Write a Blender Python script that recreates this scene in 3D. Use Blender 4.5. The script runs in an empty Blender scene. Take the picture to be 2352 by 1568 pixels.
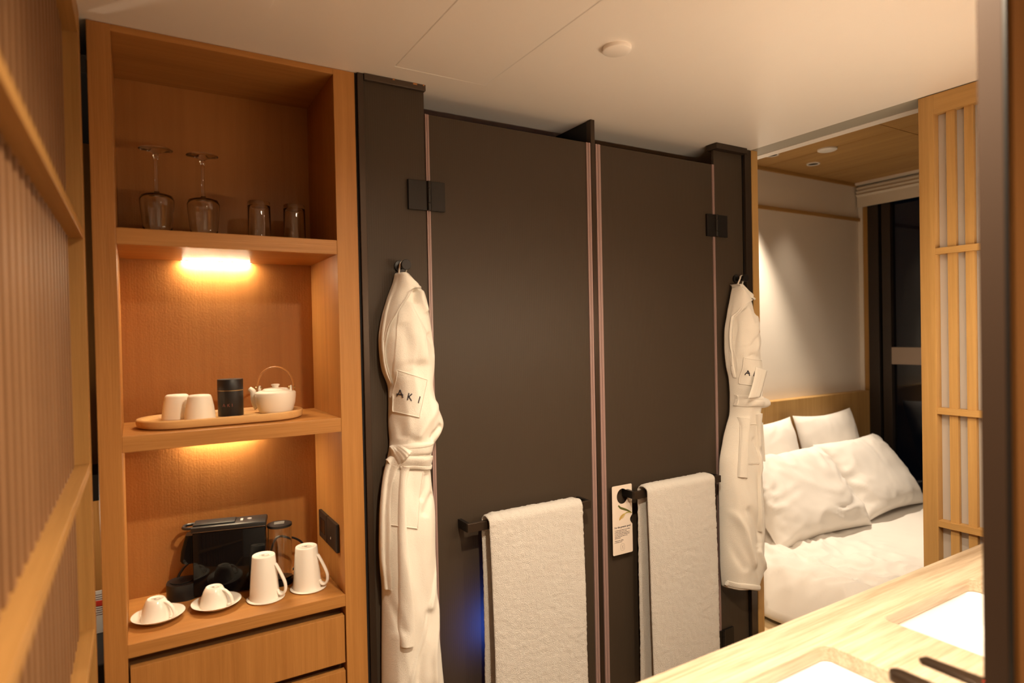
import bpy, bmesh, math, random
from mathutils import Vector, Matrix, noise
random.seed(7)
scene = bpy.context.scene
COL = scene.collection

# ------------------------------------------------------------------ camera
W, H = 2352, 1568
FPX = 1437.845
CAM = Vector((0, -1.68604, 1.5))
RT = Vector((0.856925, -0.515045, -0.020468)); UP = Vector((0.02399, 0.00018, 0.999712))
FW = RT.cross(UP) * -1
FW = Vector((0.5149, 0.8572, -0.01244)).normalized()
RT = FW.cross(UP).normalized(); UP = RT.cross(FW).normalized()
cd = bpy.data.cameras.new('camera'); cam = bpy.data.objects.new('camera', cd); COL.objects.link(cam)
cd.sensor_width = 36; cd.sensor_fit = 'HORIZONTAL'; cd.lens = FPX * 36 / W
cd.clip_start = 0.02; cd.clip_end = 60
cd.dof.use_dof = True; cd.dof.focus_distance = 2.15; cd.dof.aperture_fstop = 2.2
m = Matrix((RT, UP, -FW)).transposed().to_4x4(); m.translation = CAM
cam.matrix_world = m
scene.camera = cam

# ------------------------------------------------------------------ world and exposure
world = bpy.data.worlds.new('night'); scene.world = world; world.use_nodes = True
bg = world.node_tree.nodes['Background']; bg.inputs[0].default_value = (0.35, 0.5, 0.8, 1); bg.inputs[1].default_value = 0.002
scene.view_settings.view_transform = 'Standard'; scene.view_settings.look = 'None'
scene.view_settings.exposure = 0.92; scene.view_settings.gamma = 1.0
scene.view_settings.use_curve_mapping = False
scene.cycles.max_bounces = 10; scene.cycles.diffuse_bounces = 5; scene.cycles.transparent_max_bounces = 12
scene.cycles.caustics_reflective = False; scene.cycles.caustics_refractive = False
scene.cycles.sample_clamp_indirect = 4.0

WARM = (1.0, 0.81, 0.58); BWARM = (1.0, 0.82, 0.62)
def spot(name, loc, watts, angle, blend=0.6, color=WARM, radius=0.03, parent=None, aim=None):
    d = bpy.data.lights.new(name, 'SPOT'); d.energy = watts; d.color = color
    d.spot_size = math.radians(angle); d.spot_blend = blend; d.shadow_soft_size = radius
    o = bpy.data.objects.new(name, d); COL.objects.link(o); o.location = loc
    if aim: o.rotation_euler = (Vector(aim) - Vector(loc)).to_track_quat('-Z', 'Y').to_euler()
    return o

# ------------------------------------------------------------------ pixel helpers (photo pixel -> point on a real plane)
def ray(px, py): return RT * ((px - W / 2) / FPX) + UP * ((H / 2 - py) / FPX) + FW
def onY(px, py, Y=0.0):
    d = ray(px, py); return CAM + d * ((Y - CAM.y) / d.y)
def onX(px, py, X):
    d = ray(px, py); return CAM + d * ((X - CAM.x) / d.x)
def onZ(px, py, Z):
    d = ray(px, py); return CAM + d * ((Z - CAM.z) / d.z)

# ------------------------------------------------------------------ materials
MATS = {}
def newmat(name):
    mt = bpy.data.materials.new(name); mt.use_nodes = True
    nt = mt.node_tree; return mt, nt, nt.nodes, nt.links, nt.nodes['Principled BSDF']
def plain(name, col, rough=0.5, metal=0.0, spec=0.5, emit=None, estr=0.0, coat=0.0, bump=None, sheen=0.0):
    if name in MATS: return MATS[name]
    mt, nt, N, L, P = newmat(name)
    P.inputs['Base Color'].default_value = (*col, 1); P.inputs['Roughness'].default_value = rough
    P.inputs['Metallic'].default_value = metal; P.inputs['Specular IOR Level'].default_value = spec
    P.inputs['Coat Weight'].default_value = coat; P.inputs['Sheen Weight'].default_value = sheen
    if emit: P.inputs['Emission Color'].default_value = (*emit, 1); P.inputs['Emission Strength'].default_value = estr
    if bump:
        sc, st, dist = bump
        tc = N.new('ShaderNodeTexCoord'); no = N.new('ShaderNodeTexNoise'); no.inputs['Scale'].default_value = sc; no.inputs['Detail'].default_value = 3
        bp = N.new('ShaderNodeBump'); bp.inputs['Strength'].default_value = st; bp.inputs['Distance'].default_value = dist
        L.new(tc.outputs['Object'], no.inputs['Vector']); L.new(no.outputs['Fac'], bp.inputs['Height']); L.new(bp.outputs['Normal'], P.inputs['Normal'])
    MATS[name] = mt; return mt
def wood(name, dark, light, axis='Z', fine=90.0, rough=0.45, bump=0.25, streak=1.0, spec=0.3, peel=0.0, ramp=(0.28, 0.72)):
    if name in MATS: return MATS[name]
    mt, nt, N, L, P = newmat(name)
    tc = N.new('ShaderNodeTexCoord'); mp = N.new('ShaderNodeMapping')
    k = {'X': (0.035, 1, 1), 'Y': (1, 0.035, 1), 'Z': (1, 1, 0.035)}[axis]
    mp.inputs['Scale'].default_value = k
    L.new(tc.outputs['Object'], mp.inputs['Vector'])
    n1 = N.new('ShaderNodeTexNoise'); n1.inputs['Scale'].default_value = fine; n1.inputs['Detail'].default_value = 6; n1.inputs['Roughness'].default_value = 0.65
    n2 = N.new('ShaderNodeTexNoise'); n2.inputs['Scale'].default_value = fine * 0.14; n2.inputs['Detail'].default_value = 3; n2.inputs['Distortion'].default_value = 0.6
    n3 = N.new('ShaderNodeTexNoise'); n3.inputs['Scale'].default_value = fine * 4; n3.inputs['Detail'].default_value = 2
    for n in (n1, n2, n3): L.new(mp.outputs['Vector'], n.inputs['Vector'])
    mx = N.new('ShaderNodeMath'); mx.operation = 'MULTIPLY_ADD'; mx.inputs[1].default_value = 0.55 * streak
    L.new(n1.outputs['Fac'], mx.inputs[0])
    m2 = N.new('ShaderNodeMath'); m2.operation = 'MULTIPLY_ADD'; m2.inputs[1].default_value = 0.45; m2.inputs[2].default_value = 0.0
    L.new(n2.outputs['Fac'], m2.inputs[0]); L.new(m2.outputs[0], mx.inputs[2])
    cr = N.new('ShaderNodeValToRGB'); cr.color_ramp.elements[0].position = ramp[0]; cr.color_ramp.elements[1].position = ramp[1]
    cr.color_ramp.elements[0].color = (*dark, 1); cr.color_ramp.elements[1].color = (*light, 1)
    L.new(mx.outputs[0], cr.inputs['Fac']); L.new(cr.outputs['Color'], P.inputs['Base Color'])
    P.inputs['Roughness'].default_value = rough; P.inputs['Specular IOR Level'].default_value = spec
    bp = N.new('ShaderNodeBump'); bp.inputs['Strength'].default_value = bump; bp.inputs['Distance'].default_value = 0.0015
    ad = N.new('ShaderNodeMath'); ad.operation = 'ADD'; L.new(n1.outputs['Fac'], ad.inputs[0]); L.new(n3.outputs['Fac'], ad.inputs[1])
    L.new(ad.outputs[0], bp.inputs['Height']); L.new(bp.outputs['Normal'], P.inputs['Normal'])
    if peel:
        n4 = N.new('ShaderNodeTexNoise'); n4.inputs['Scale'].default_value = 170; n4.inputs['Detail'].default_value = 2; L.new(tc.outputs['Object'], n4.inputs['Vector'])
        b2 = N.new('ShaderNodeBump'); b2.inputs['Strength'].default_value = peel; b2.inputs['Distance'].default_value = 0.0012
        L.new(n4.outputs['Fac'], b2.inputs['Height']); L.new(bp.outputs['Normal'], b2.inputs['Normal']); L.new(b2.outputs['Normal'], P.inputs['Normal'])
    MATS[name] = mt; return mt
CW_D, CW_L = (0.32, 0.132, 0.031), (0.50, 0.236, 0.066)
def cabwood(ax): return wood('cabinet_wood_' + ax, CW_D, CW_L, ax, 80, 0.42, 0.3)
LW_D, LW_L = (0.35, 0.195, 0.062), (0.54, 0.325, 0.115)
def lightwood(ax): return wood('light_wood_' + ax, LW_D, LW_L, ax, 90, 0.45, 0.2)
VW_D, VW_L = (0.36, 0.26, 0.165), (0.66, 0.555, 0.42)
def vanwood(ax): return wood('vanity_wood_' + ax, VW_D, VW_L, ax, 150, 0.35, 0.2, 1.15, ramp=(0.36, 0.66))
M_ceil = plain('ceiling_paint', (0.86, 0.82, 0.77), 0.38, spec=0.35)
M_wall = plain('cream_wall', (0.80, 0.74, 0.66), 0.7)
M_dark = plain('dark_bronze', (0.060, 0.042, 0.030), 0.32, 0.6)
M_black = plain('black_metal', (0.012, 0.010, 0.009), 0.4, 0.3)
M_blackgap = plain('black_matte', (0.006, 0.005, 0.005), 0.8)
M_white = plain('white_ceramic', (0.86, 0.82, 0.75), 0.18, spec=0.5)
M_matte = plain('matte_ceramic', (0.80, 0.74, 0.64), 0.5, bump=(300, 0.05, 0.0005))
M_linen = plain('white_linen', (0.84, 0.80, 0.75), 0.85, sheen=0.15, bump=(420, 0.15, 0.0008))
M_robe = plain('robe_terry', (0.82, 0.78, 0.71), 0.95, sheen=0.2, bump=(600, 0.7, 0.002))
M_towel = plain('towel_terry', (0.92, 0.875, 0.815), 1.0, sheen=0.2, bump=(520, 1.0, 0.007))
M_ink = plain('dark_ink', (0.02, 0.018, 0.03), 0.8)
M_greyink = plain('grey_ink', (0.28, 0.25, 0.22), 0.8)
M_gloss = plain('gloss_black_plastic', (0.004, 0.004, 0.005), 0.06, spec=0.25)
M_satin = plain('satin_black_plastic', (0.010, 0.010, 0.011), 0.4)
M_floor = wood('floor_wood', (0.22, 0.13, 0.06), (0.38, 0.24, 0.12), 'X', 60)
M_track = plain('grey_track', (0.33, 0.31, 0.25), 0.5)
M_seal = plain('rubber_seal', (0.30, 0.20, 0.185), 0.35)

def glassmat(name, tint=(1, 1, 1), ior=1.45):
    mt, nt, N, L, P = newmat(name); N.remove(P)
    out = N['Material Output']
    tr = N.new('ShaderNodeBsdfTransparent'); tr.inputs[0].default_value = (*tint, 1)
    gl = N.new('ShaderNodeBsdfGlossy'); gl.inputs['Roughness'].default_value = 0.02; gl.inputs['Color'].default_value = (1, 1, 1, 1)
    lw = N.new('ShaderNodeLayerWeight'); lw.inputs['Blend'].default_value = 0.5
    pw = N.new('ShaderNodeMath'); pw.operation = 'POWER'; pw.inputs[1].default_value = 4.0; L.new(lw.outputs['Facing'], pw.inputs[0])
    fr = N.new('ShaderNodeMath'); fr.operation = 'MULTIPLY_ADD'; fr.inputs[1].default_value = 0.6; fr.inputs[2].default_value = ((ior - 1) / (ior + 1)) ** 2; L.new(pw.outputs[0], fr.inputs[0])
    mx = N.new('ShaderNodeMixShader'); L.new(fr.outputs[0], mx.inputs[0]); L.new(tr.outputs[0], mx.inputs[1]); L.new(gl.outputs[0], mx.inputs[2])
    L.new(mx.outputs[0], out.inputs['Surface']); return mt
M_glass, _nt, _N, _L, _P = newmat('clear_glass')
_P.inputs['Transmission Weight'].default_value = 1.0; _P.inputs['Roughness'].default_value = 0.0; _P.inputs['IOR'].default_value = 1.47; _P.inputs['Base Color'].default_value = (0.96, 0.96, 0.95, 1)
M_clearback = glassmat('clear_back_face', (0.9, 0.9, 0.9), 1.2)
M_winglass = glassmat('window_glass', (0.6, 0.65, 0.7), 1.5)
def ribbed(name, base, trans, rough=0.42, tw=0.35):
    mt, nt, N, L, P = newmat(name); out = N['Material Output']
    P.inputs['Base Color'].default_value = (*base, 1); P.inputs['Roughness'].default_value = rough; P.inputs['Specular IOR Level'].default_value = 0.28
    tc = N.new('ShaderNodeTexCoord'); wv = N.new('ShaderNodeTexWave'); wv.wave_type = 'BANDS'; wv.bands_direction = 'X'
    wv.inputs['Scale'].default_value = 46.0; L.new(tc.outputs['Object'], wv.inputs['Vector'])
    bp = N.new('ShaderNodeBump'); bp.inputs['Strength'].default_value = 0.10; bp.inputs['Distance'].default_value = 0.002
    L.new(wv.outputs['Fac'], bp.inputs['Height']); L.new(bp.outputs['Normal'], P.inputs['Normal'])
    ts = N.new('ShaderNodeBsdfTranslucent'); ts.inputs[0].default_value = (*trans, 1); L.new(bp.outputs['Normal'], ts.inputs['Normal'])
    mx = N.new('ShaderNodeMixShader'); mx.inputs[0].default_value = tw
    L.new(P.outputs[0], mx.inputs[1]); L.new(ts.outputs[0], mx.inputs[2]); L.new(mx.outputs[0], out.inputs['Surface']); return mt
M_door = ribbed('ribbed_dark_glass', (0.082, 0.060, 0.042), (0.10, 0.085, 0.075))
M_paper = ribbed('shoji_sheet', (0.72, 0.66, 0.60), (0.70, 0.66, 0.60), 0.6, 0.45)

# ------------------------------------------------------------------ mesh helpers
def add_box(bm, x0, x1, y0, y1, z0, z1, bev=0.0):
    r = bmesh.ops.create_cube(bm, size=1.0)
    vs = r['verts']
    for v in vs:
        v.co = Vector((x0 + (v.co.x + .5) * (x1 - x0), y0 + (v.co.y + .5) * (y1 - y0), z0 + (v.co.z + .5) * (z1 - z0)))
    if bev > 0:
        es = list({e for v in vs for e in v.link_edges})
        bmesh.ops.bevel(bm, geom=es, offset=bev, segments=2, affect='EDGES', profile=0.5)
    return bm
def box(x0, x1, y0, y1, z0, z1, bev=0.0): return add_box(bmesh.new(), x0, x1, y0, y1, z0, z1, bev)
def lathe(profile, segs=48, c=(0, 0, 0), bm=None):
    bm = bm or bmesh.new(); rings = []
    for r, z in profile:
        if r < 1e-6: rings.append([bm.verts.new((c[0], c[1], c[2] + z))])
        else: rings.append([bm.verts.new((c[0] + r * math.cos(2 * math.pi * i / segs), c[1] + r * math.sin(2 * math.pi * i / segs), c[2] + z)) for i in range(segs)])
    for a, b in zip(rings[:-1], rings[1:]):
        n = max(len(a), len(b))
        for i in range(n):
            j = (i + 1) % n
            if len(a) == 1 and len(b) == 1: continue
            if len(a) == 1: bm.faces.new((a[0], b[j], b[i]))
            elif len(b) == 1: bm.faces.new((a[i], a[j], b[0]))
            else: bm.faces.new((a[i], a[j], b[j], b[i]))
    return bm
def tube(path, r, segs=10, bm=None, flat=(1, 1), closed=False, cap=True):
    """r: number or list; flat=(a,b) scales section along normal / binormal"""
    bm = bm or bmesh.new(); P = [Vector(p) for p in path]; n = len(P)
    rs = r if isinstance(r, (list, tuple)) else [r] * n
    T = []
    for i in range(n):
        a = P[i - 1] if (i > 0 or closed) else P[i]; b = P[(i + 1) % n] if (i < n - 1 or closed) else P[i]
        T.append((b - a).normalized())
    ref = Vector((0, 0, 1)) if abs(T[0].z) < 0.9 else Vector((1, 0, 0))
    nrm = (ref - T[0] * ref.dot(T[0])).normalized(); rings = []
    for i in range(n):
        nrm = (nrm - T[i] * nrm.dot(T[i])).normalized(); bn = T[i].cross(nrm)
        rings.append([bm.verts.new(P[i] + nrm * (math.cos(2 * math.pi * k / segs) * rs[i] * flat[0]) + bn * (math.sin(2 * math.pi * k / segs) * rs[i] * flat[1])) for k in range(segs)])
    m_ = n if closed else n - 1
    for i in range(m_):
        a, b = rings[i], rings[(i + 1) % n]
        for k in range(segs):
            l = (k + 1) % segs; bm.faces.new((a[k], a[l], b[l], b[k]))
    if cap and not closed:
        bm.faces.new(list(reversed(rings[0]))); bm.faces.new(rings[-1])
    return bm
def smoothpath(pts, n=8):
    P = [Vector(p) for p in pts]; out = []
    for i in range(len(P) - 1):
        p0 = P[max(i - 1, 0)]; p1 = P[i]; p2 = P[i + 1]; p3 = P[min(i + 2, len(P) - 1)]
        for k in range(n):
            t = k / n
            out.append(0.5 * ((2 * p1) + (p2 - p0) * t + (2 * p0 - 5 * p1 + 4 * p2 - p3) * t * t + (3 * p1 - p0 - 3 * p2 + p3) * t ** 3))
    out.append(P[-1]); return out
def rrect(x0, x1, y0, y1, r, n=6):
    pts = []
    for cx, cy, a0 in ((x1 - r, y1 - r, 0), (x0 + r, y1 - r, 90), (x0 + r, y0 + r, 180), (x1 - r, y0 + r, 270)):
        for k in range(n + 1):
            a = math.radians(a0 + 90 * k / n); pts.append((cx + r * math.cos(a), cy + r * math.sin(a)))
    return pts
def plate(outer, holes=(), z0=0.0, z1=0.01, bev=0.0):
    """flat plate with holes, XY outline, from z0 to z1"""
    cu = bpy.data.curves.new('plate', 'CURVE'); cu.dimensions = '2D'; cu.fill_mode = 'BOTH'
    cu.extrude = (z1 - z0) / 2 - bev; cu.bevel_depth = bev; cu.bevel_resolution = 2; cu.offset = -bev if bev else 0
    for pl in (outer, *holes):
        s = cu.splines.new('POLY'); s.points.add(len(pl) - 1); s.use_cyclic_u = True
        for p, q in zip(s.points, pl): p.co = (q[0], q[1], 0, 1)
    o = bpy.data.objects.new('plate', cu); me = bpy.data.meshes.new_from_object(o)
    bm = bmesh.new(); bm.from_mesh(me); bpy.data.objects.remove(o); bpy.data.curves.remove(cu); bpy.data.meshes.remove(me)
    bmesh.ops.remove_doubles(bm, verts=bm.verts, dist=1e-6)
    for v in bm.verts: v.co.z += (z0 + z1) / 2
    return bm
def textbm(s, size, extrude=0.0002, spacing=1.0, bold=0.0):
    cu = bpy.data.curves.new('t', 'FONT'); cu.body = s; cu.size = size; cu.extrude = extrude; cu.space_character = spacing
    cu.offset = bold; cu.resolution_u = 3
    o = bpy.data.objects.new('t', cu); me = bpy.data.meshes.new_from_object(o)
    bm = bmesh.new(); bm.from_mesh(me); bpy.data.objects.remove(o); bpy.data.curves.remove(cu); bpy.data.meshes.remove(me)
    return bm
def xf(bm, M): bmesh.ops.transform(bm, matrix=M, verts=bm.verts); return bm
def join(a, b):
    me = bpy.data.meshes.new('tmp'); b.to_mesh(me); b.free(); a.from_mesh(me); bpy.data.meshes.remove(me); return a
def frame_mat(origin, ex, ey):
    ex = Vector(ex).normalized(); ey = Vector(ey).normalized(); ez = ex.cross(ey)
    M = Matrix((ex, ey, ez)).transposed().to_4x4(); M.translation = Vector(origin); return M

# ------------------------------------------------------------------ object helpers
def origin_of(o):
    v = Vector((0, 0, 0))
    while o: v += o.location; o = o.parent
    return v
def tag(o, label, cat, group=None, kind=None):
    if label: o['label'] = label
    if cat: o['category'] = cat
    if group: o['group'] = group
    if kind: o['kind'] = kind
    return o
def obj(name, bm, mat, parent=None, world=True, smooth=False, autos=None, label=None):
    bmesh.ops.recalc_face_normals(bm, faces=bm.faces)
    if parent is None:
        xs = [v.co.x for v in bm.verts]; ys = [v.co.y for v in bm.verts]; zs = [v.co.z for v in bm.verts]
        base = Vector(((min(xs) + max(xs)) / 2, (min(ys) + max(ys)) / 2, min(zs)))
    else: base = origin_of(parent) if world else Vector((0, 0, 0))
    for v in bm.verts: v.co -= base
    me = bpy.data.meshes.new(name); bm.to_mesh(me); bm.free()
    for mt in (mat if isinstance(mat, (list, tuple)) else [mat]): me.materials.append(mt)
    if smooth:
        me.polygons.foreach_set('use_smooth', [True] * len(me.polygons))
        if autos: me.set_sharp_from_angle(angle=math.radians(autos))
    o = bpy.data.objects.new(name, me); COL.objects.link(o)
    if parent is None: o.location = base
    else: o.parent = parent
    if label: o['label'] = label
    return o
def thing(name, label, cat, loc, rz=0, group=None, kind=None):
    o = bpy.data.objects.new(name, None); COL.objects.link(o); o.location = loc; o.rotation_euler = (0, 0, rz); o.empty_display_size = 0.05
    return tag(o, label, cat, group, kind)
def copy_tree(o, parent=None):
    c = o.copy(); COL.objects.link(c); c.parent = parent
    for ch in [x for x in list(bpy.data.objects) if x.parent == o and x is not c]: copy_tree(ch, c)
    return c
def struct(name, bm, mat, label, cat, **k): return tag(obj(name, bm, mat, **k), label, cat, kind='structure')

# ================================================================== THE SHELL
CEIL = 2.222
struct('floor', box(-1.2, 4.6, -2.9, 1.4, -0.06, 0.0), M_floor, 'warm brown wooden floor of the hall and bedroom', 'floor')
# hall ceiling with an opening for the access panel
AX0, AX1, AY0, AY1 = 0.611, 0.888, -0.95, -0.085
bm = bmesh.new()
hole = [(AX0, AY0), (AX1, AY0), (AX1, AY1), (AX0, AY1)]
bm = plate([(-1.2, -2.9), (2.152, -2.9), (2.152, 1.0), (-1.2, 1.0)], [hole], CEIL, CEIL + 0.05)
ceil = struct('ceiling', bm, M_ceil, 'cream painted ceiling over the hall and shower doors', 'ceiling')
g = 0.003
tag(obj('access_panel', box(AX0 + g, AX1 - g, AY0 + g, AY1 - g, CEIL + 0.0005, CEIL + 0.03), M_ceil), 'cream rectangular access panel set flush in the hall ceiling', 'ceiling panel')
struct('ceiling_void', box(AX0 - .05, AX1 + .05, AY0 - .05, AY1 + .05, CEIL + 0.051, CEIL + 0.08), M_blackgap, 'dark void board above the ceiling access panel', 'ceiling')
tag(obj('smoke_detector', lathe([(0, 0), (0.030, 0), (0.0355, 0.0025), (0.0365, 0.006), (0.0365, 0.012), (0, 0.012)], 48, (1.066, -0.458, CEIL - 0.0118)), M_ceil, smooth=True, autos=30),
    'round cream disc on the hall ceiling beside the access panel', 'detector')
r0 = onZ(622, 12, CEIL)
tag(obj('ceiling_vent', box(r0.x - 0.16, r0.x, r0.y - 0.30, r0.y, CEIL - 0.008, CEIL + 0.0, 0.002), plain('vent_white', (0.86, 0.82, 0.78), 0.5)), 'pale rectangular vent plate on the ceiling above the shelf cabinet', 'vent')

struct('wall_back', box(-1.2, 2.25, -2.95, -2.9, 0, CEIL), M_wall, 'cream wall behind the vanity hall', 'wall')
struct('wall_shower', box(0.528, 2.19, 1.0, 1.05, 0, CEIL), plain('shower_wall', (0.20, 0.15, 0.11), 0.5), 'dark brown back wall of the shower and toilet rooms', 'wall')
struct('wall_shower_side', box(2.19, 2.25, 0.045, 0.86, 0, 2.55), M_wall, 'wall between the shower room and the bedroom', 'wall')

# ================================================================== SHELF CABINET
cab = thing('shelf_cabinet', 'orange-brown wooden open shelf cabinet with drawers reaching the ceiling', 'cabinet', (0.2245, 0.15, 0))
X0, X1, IX0, IX1 = -0.079, 0.528, -0.033, 0.470
obj('side_panel', box(X0, IX0, 0, 0.33, 0, 2.221, 0.0012), cabwood('Z'), cab)
obj('side_panel', box(IX1, X1, 0, 0.33, 0, 2.221, 0.0012), cabwood('Z'), cab)
obj('top_panel', box(IX0, IX1, 0.0005, 0.33, 2.2055, 2.221, 0.0008), cabwood('X'), cab)
obj('back_panel', box(IX0, IX1, 0.296, 0.33, 0, 2.2055), wood('cabinet_back_wood', (0.32, 0.130, 0.031), (0.42, 0.185, 0.050), 'Z', 60, 0.45, 0.12, 0.8, peel=0.32), cab)
for z0, z1 in ((1.723, 1.761), (1.245, 1.282)):
    obj('shelf', box(IX0, IX1, 0.001, 0.296, z0, z1, 0.001), cabwood('X'), cab)
obj('counter_shelf', box(IX0, IX1, 0.0005, 0.296, 0.7715, 0.803, 0.001), cabwood('X'), cab)
for z0, z1 in ((0.6177, 0.746), (0.467, 0.596), (0.315, 0.445), (0.10, 0.294)):
    obj('drawer_front', box(IX0 + .004, IX1 - .003, 0.004, 0.024, z0, z1, 0.001), cabwood('Z'), cab)
obj('drawer_recess', box(IX0, IX1, 0.055, 0.07, 0.02, 0.7715), plain('recess_wood', (0.24, 0.11, 0.035), 0.6), cab)
obj('plinth', box(IX0, IX1, 0.03, 0.05, 0, 0.09), cabwood('X'), cab)

# shelf lights: a short LED bar in the underside of each shelf, near the back
M_led = plain('led_strip', (1, 1, 1), 0.5, emit=(1.0, 0.80, 0.52), estr=200.0)
for z, what in ((1.723, 'glowing LED bar under the top shelf, above the tea tray'), (1.245, 'glowing LED bar under the tea tray shelf, above the coffee machine')):
    t = thing('shelf_light', what, 'light', (0.205, 0.272, z - 0.006), group='LED bars under the shelves')
    obj('housing', box(0.112, 0.298, 0.274, 0.2952, z - 0.0015, z - 0.0002), plain('led_housing', (0.5, 0.4, 0.3), 0.5), t)
    obj('led_strip', box(0.118, 0.292, 0.2800, 0.2915, z - 0.0035, z - 0.0016), M_led, t)

# ---- wine glasses (upside down) and tumblers on the top shelf
SZ = 1.7612
def wineglass_bm():
    Hh = 0.228
    out = [(0.031, 0.0), (0.034, 0.03), (0.0385, 0.075), (0.0400, 0.098), (0.036, 0.109), (0.022, 0.1135), (0.008, 0.116), (0.0050, 0.122), (0.0042, 0.140), (0.0042, 0.200), (0.0055, 0.209), (0.0075, 0.212), (0.006, 0.2155), (0.010, 0.219), (0.024, 0.2235), (0.0385, 0.2262), (0.0392, 0.2275), (0.0385, Hh), (0.0, Hh)]
    inn = [(0.0, 0.1115), (0.020, 0.1105), (0.0345, 0.106), (0.0386, 0.097), (0.0372, 0.075), (0.0328, 0.03), (0.0300, 0.0)]
    return lathe(inn + out, 48)
wg = thing('wine_glass', 'clear stemmed wine glass upside down, left one on the top shelf', 'wine glass', (0.055, 0.155, SZ), group='upturned glasses on the top shelf')
obj('glass_body', wineglass_bm(), M_glass, wg, world=False, smooth=True)
w2 = copy_tree(wg); w2.location = (0.163, 0.165, SZ); w2['label'] = 'clear stemmed wine glass upside down, between the other wine glass and the tumblers'
tb = lathe([(0, 0.118), (0.026, 0.1185), (0.0285, 0.116), (0.0295, 0.105), (0.0298, 0.0), (0.0285, 0.0), (0.0280, 0.100), (0.025, 0.106), (0, 0.107)], 48)
t1 = tag(obj('tumbler_glass', xf(tb, Matrix.Translation((0.301, 0.16, SZ))), M_glass, smooth=True, autos=40), 'clear straight tumbler upside down beside the wine glasses', 'tumbler', 'upturned tumblers on the top shelf')
t2 = t1.copy(); COL.objects.link(t2); t2.location = (0.396, 0.165, SZ); t2['label'] = 'clear straight tumbler upside down nearest the right side panel'

# ---- tea tray and its things
TZ = 1.2822
def stadium(L_, Wd, n=20):
    r = Wd; pts = []
    for k in range(n + 1): a = -math.pi / 2 + math.pi * k / n; pts.append(((L_ - r) + r * math.cos(a), r * math.sin(a)))
    for k in range(n + 1): a = math.pi / 2 + math.pi * k / n; pts.append((-(L_ - r) + r * math.cos(a), r * math.sin(a)))
    return pts
def loft(rings, bm=None, cap0=True, cap1=True):
    bm = bm or bmesh.new(); R_ = [[bm.verts.new(p) for p in r] for r in rings]; n = len(R_[0])
    for a, b in zip(R_[:-1], R_[1:]):
        for i in range(n): j = (i + 1) % n; bm.faces.new((a[i], a[j], b[j], b[i]))
    if cap0: bm.faces.new(list(reversed(R_[0])))
    if cap1: bm.faces.new(R_[-1])
    return bm
tray = thing('serving_tray', 'long oval light wooden tray holding the tea set', 'tray', (0.196, 0.138, TZ), 0.0)
rings = []
for L_, Wd, z in ((0.192, 0.090, 0), (0.199, 0.098, 0.004), (0.202, 0.101, 0.012), (0.202, 0.101, 0.020), (0.200, 0.099, 0.0222), (0.190, 0.089, 0.0222), (0.187, 0.086, 0.0205), (0.182, 0.081, 0.0140), (0.176, 0.075, 0.0135)):
    rings.append([(x, y, z) for x, y in stadium(L_, Wd)])
obj('tray_body', loft(rings), wood('tray_wood', (0.52, 0.28, 0.10), (0.70, 0.43, 0.18), 'X', 50, 0.4), tray, world=False, smooth=True, autos=35)
TF = TZ + 0.0137
def teacup():
    return lathe([(0, 0.062), (0.023, 0.0625), (0.0265, 0.0605), (0.0285, 0.056), (0.033, 0.035), (0.0360, 0.012), (0.0370, 0.0), (0.0345, 0.0), (0.0338, 0.012), (0.030, 0.036), (0.025, 0.056), (0, 0.057)], 48)
c1 = tag(obj('tea_cup', xf(teacup(), Matrix.Translation((0.089, 0.178, TF))), M_matte, smooth=True, autos=50), 'cream handleless tea cup upside down at the left end of tray, further back', 'cup', 'upturned tea cups')
c2 = c1.copy(); COL.objects.link(c2); c2.location = (0.138, 0.122, TF); c2['label'] = 'cream handleless tea cup upside down on tray, in front beside the black canister'
can = thing('tea_canister', 'matt black cylindrical tea canister lettered AKI on the tray', 'canister', (0.215, 0.150, TF))
M_can = plain('canister_black', (0.008, 0.007, 0.008), 0.45)
obj('canister_body', lathe([(0, 0), (0.0312, 0), (0.0318, 0.001), (0.0318, 0.0675), (0, 0.0675)], 48), M_can, can, world=False, smooth=True, autos=40)
obj('gold_band', lathe([(0.0305, 0.0675), (0.0316, 0.0675), (0.0316, 0.0688), (0.0305, 0.0688)], 48), plain('gold', (0.6, 0.42, 0.18), 0.3, 0.9), can, world=False, smooth=True, autos=40)
obj('canister_lid', lathe([(0, 0.0688), (0.0318, 0.0688), (0.0320, 0.070), (0.0320, 0.0965), (0.0312, 0.0978), (0, 0.0982)], 48), M_can, can, world=False, smooth=True, autos=40)
def strokes(segs, w, M, thick=0.0003):
    """flat letter strokes: segs of 2D endpoints, laid out by matrix M"""
    bm = bmesh.new()
    for (a, b) in segs:
        a = Vector(a); b = Vector(b); d = (b - a).normalized(); nn = Vector((-d.y, d.x)) * w / 2; vs = []
        for z in (0, thick):
            vs.append([bm.verts.new((p.x, p.y, z)) for p in (a - nn, b - nn, b + nn, a + nn)])
        bm.faces.new(list(reversed(vs[0]))); bm.faces.new(vs[1])
        for i in range(4): j = (i + 1) % 4; bm.faces.new((vs[0][i], vs[0][j], vs[1][j], vs[1][i]))
    return xf(bm, M)
AKI = [((0, 0), (0.42, 1)), ((0.42, 1), (0.84, 0)), ((0.10, 0.28), (0.95, 0.40)), ((1.75, 0), (1.75, 1)), ((1.78, 0.42), (2.3, 1)), ((1.95, 0.55), (2.38, 0)), ((3.25, 0), (3.25, 1))]
lbm = strokes([((a[0] * 0.0075 - 0.0122, a[1] * 0.0078), (b[0] * 0.0075 - 0.0122, b[1] * 0.0078)) for a, b in AKI], 0.0010, Matrix.Identity(4))
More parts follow.
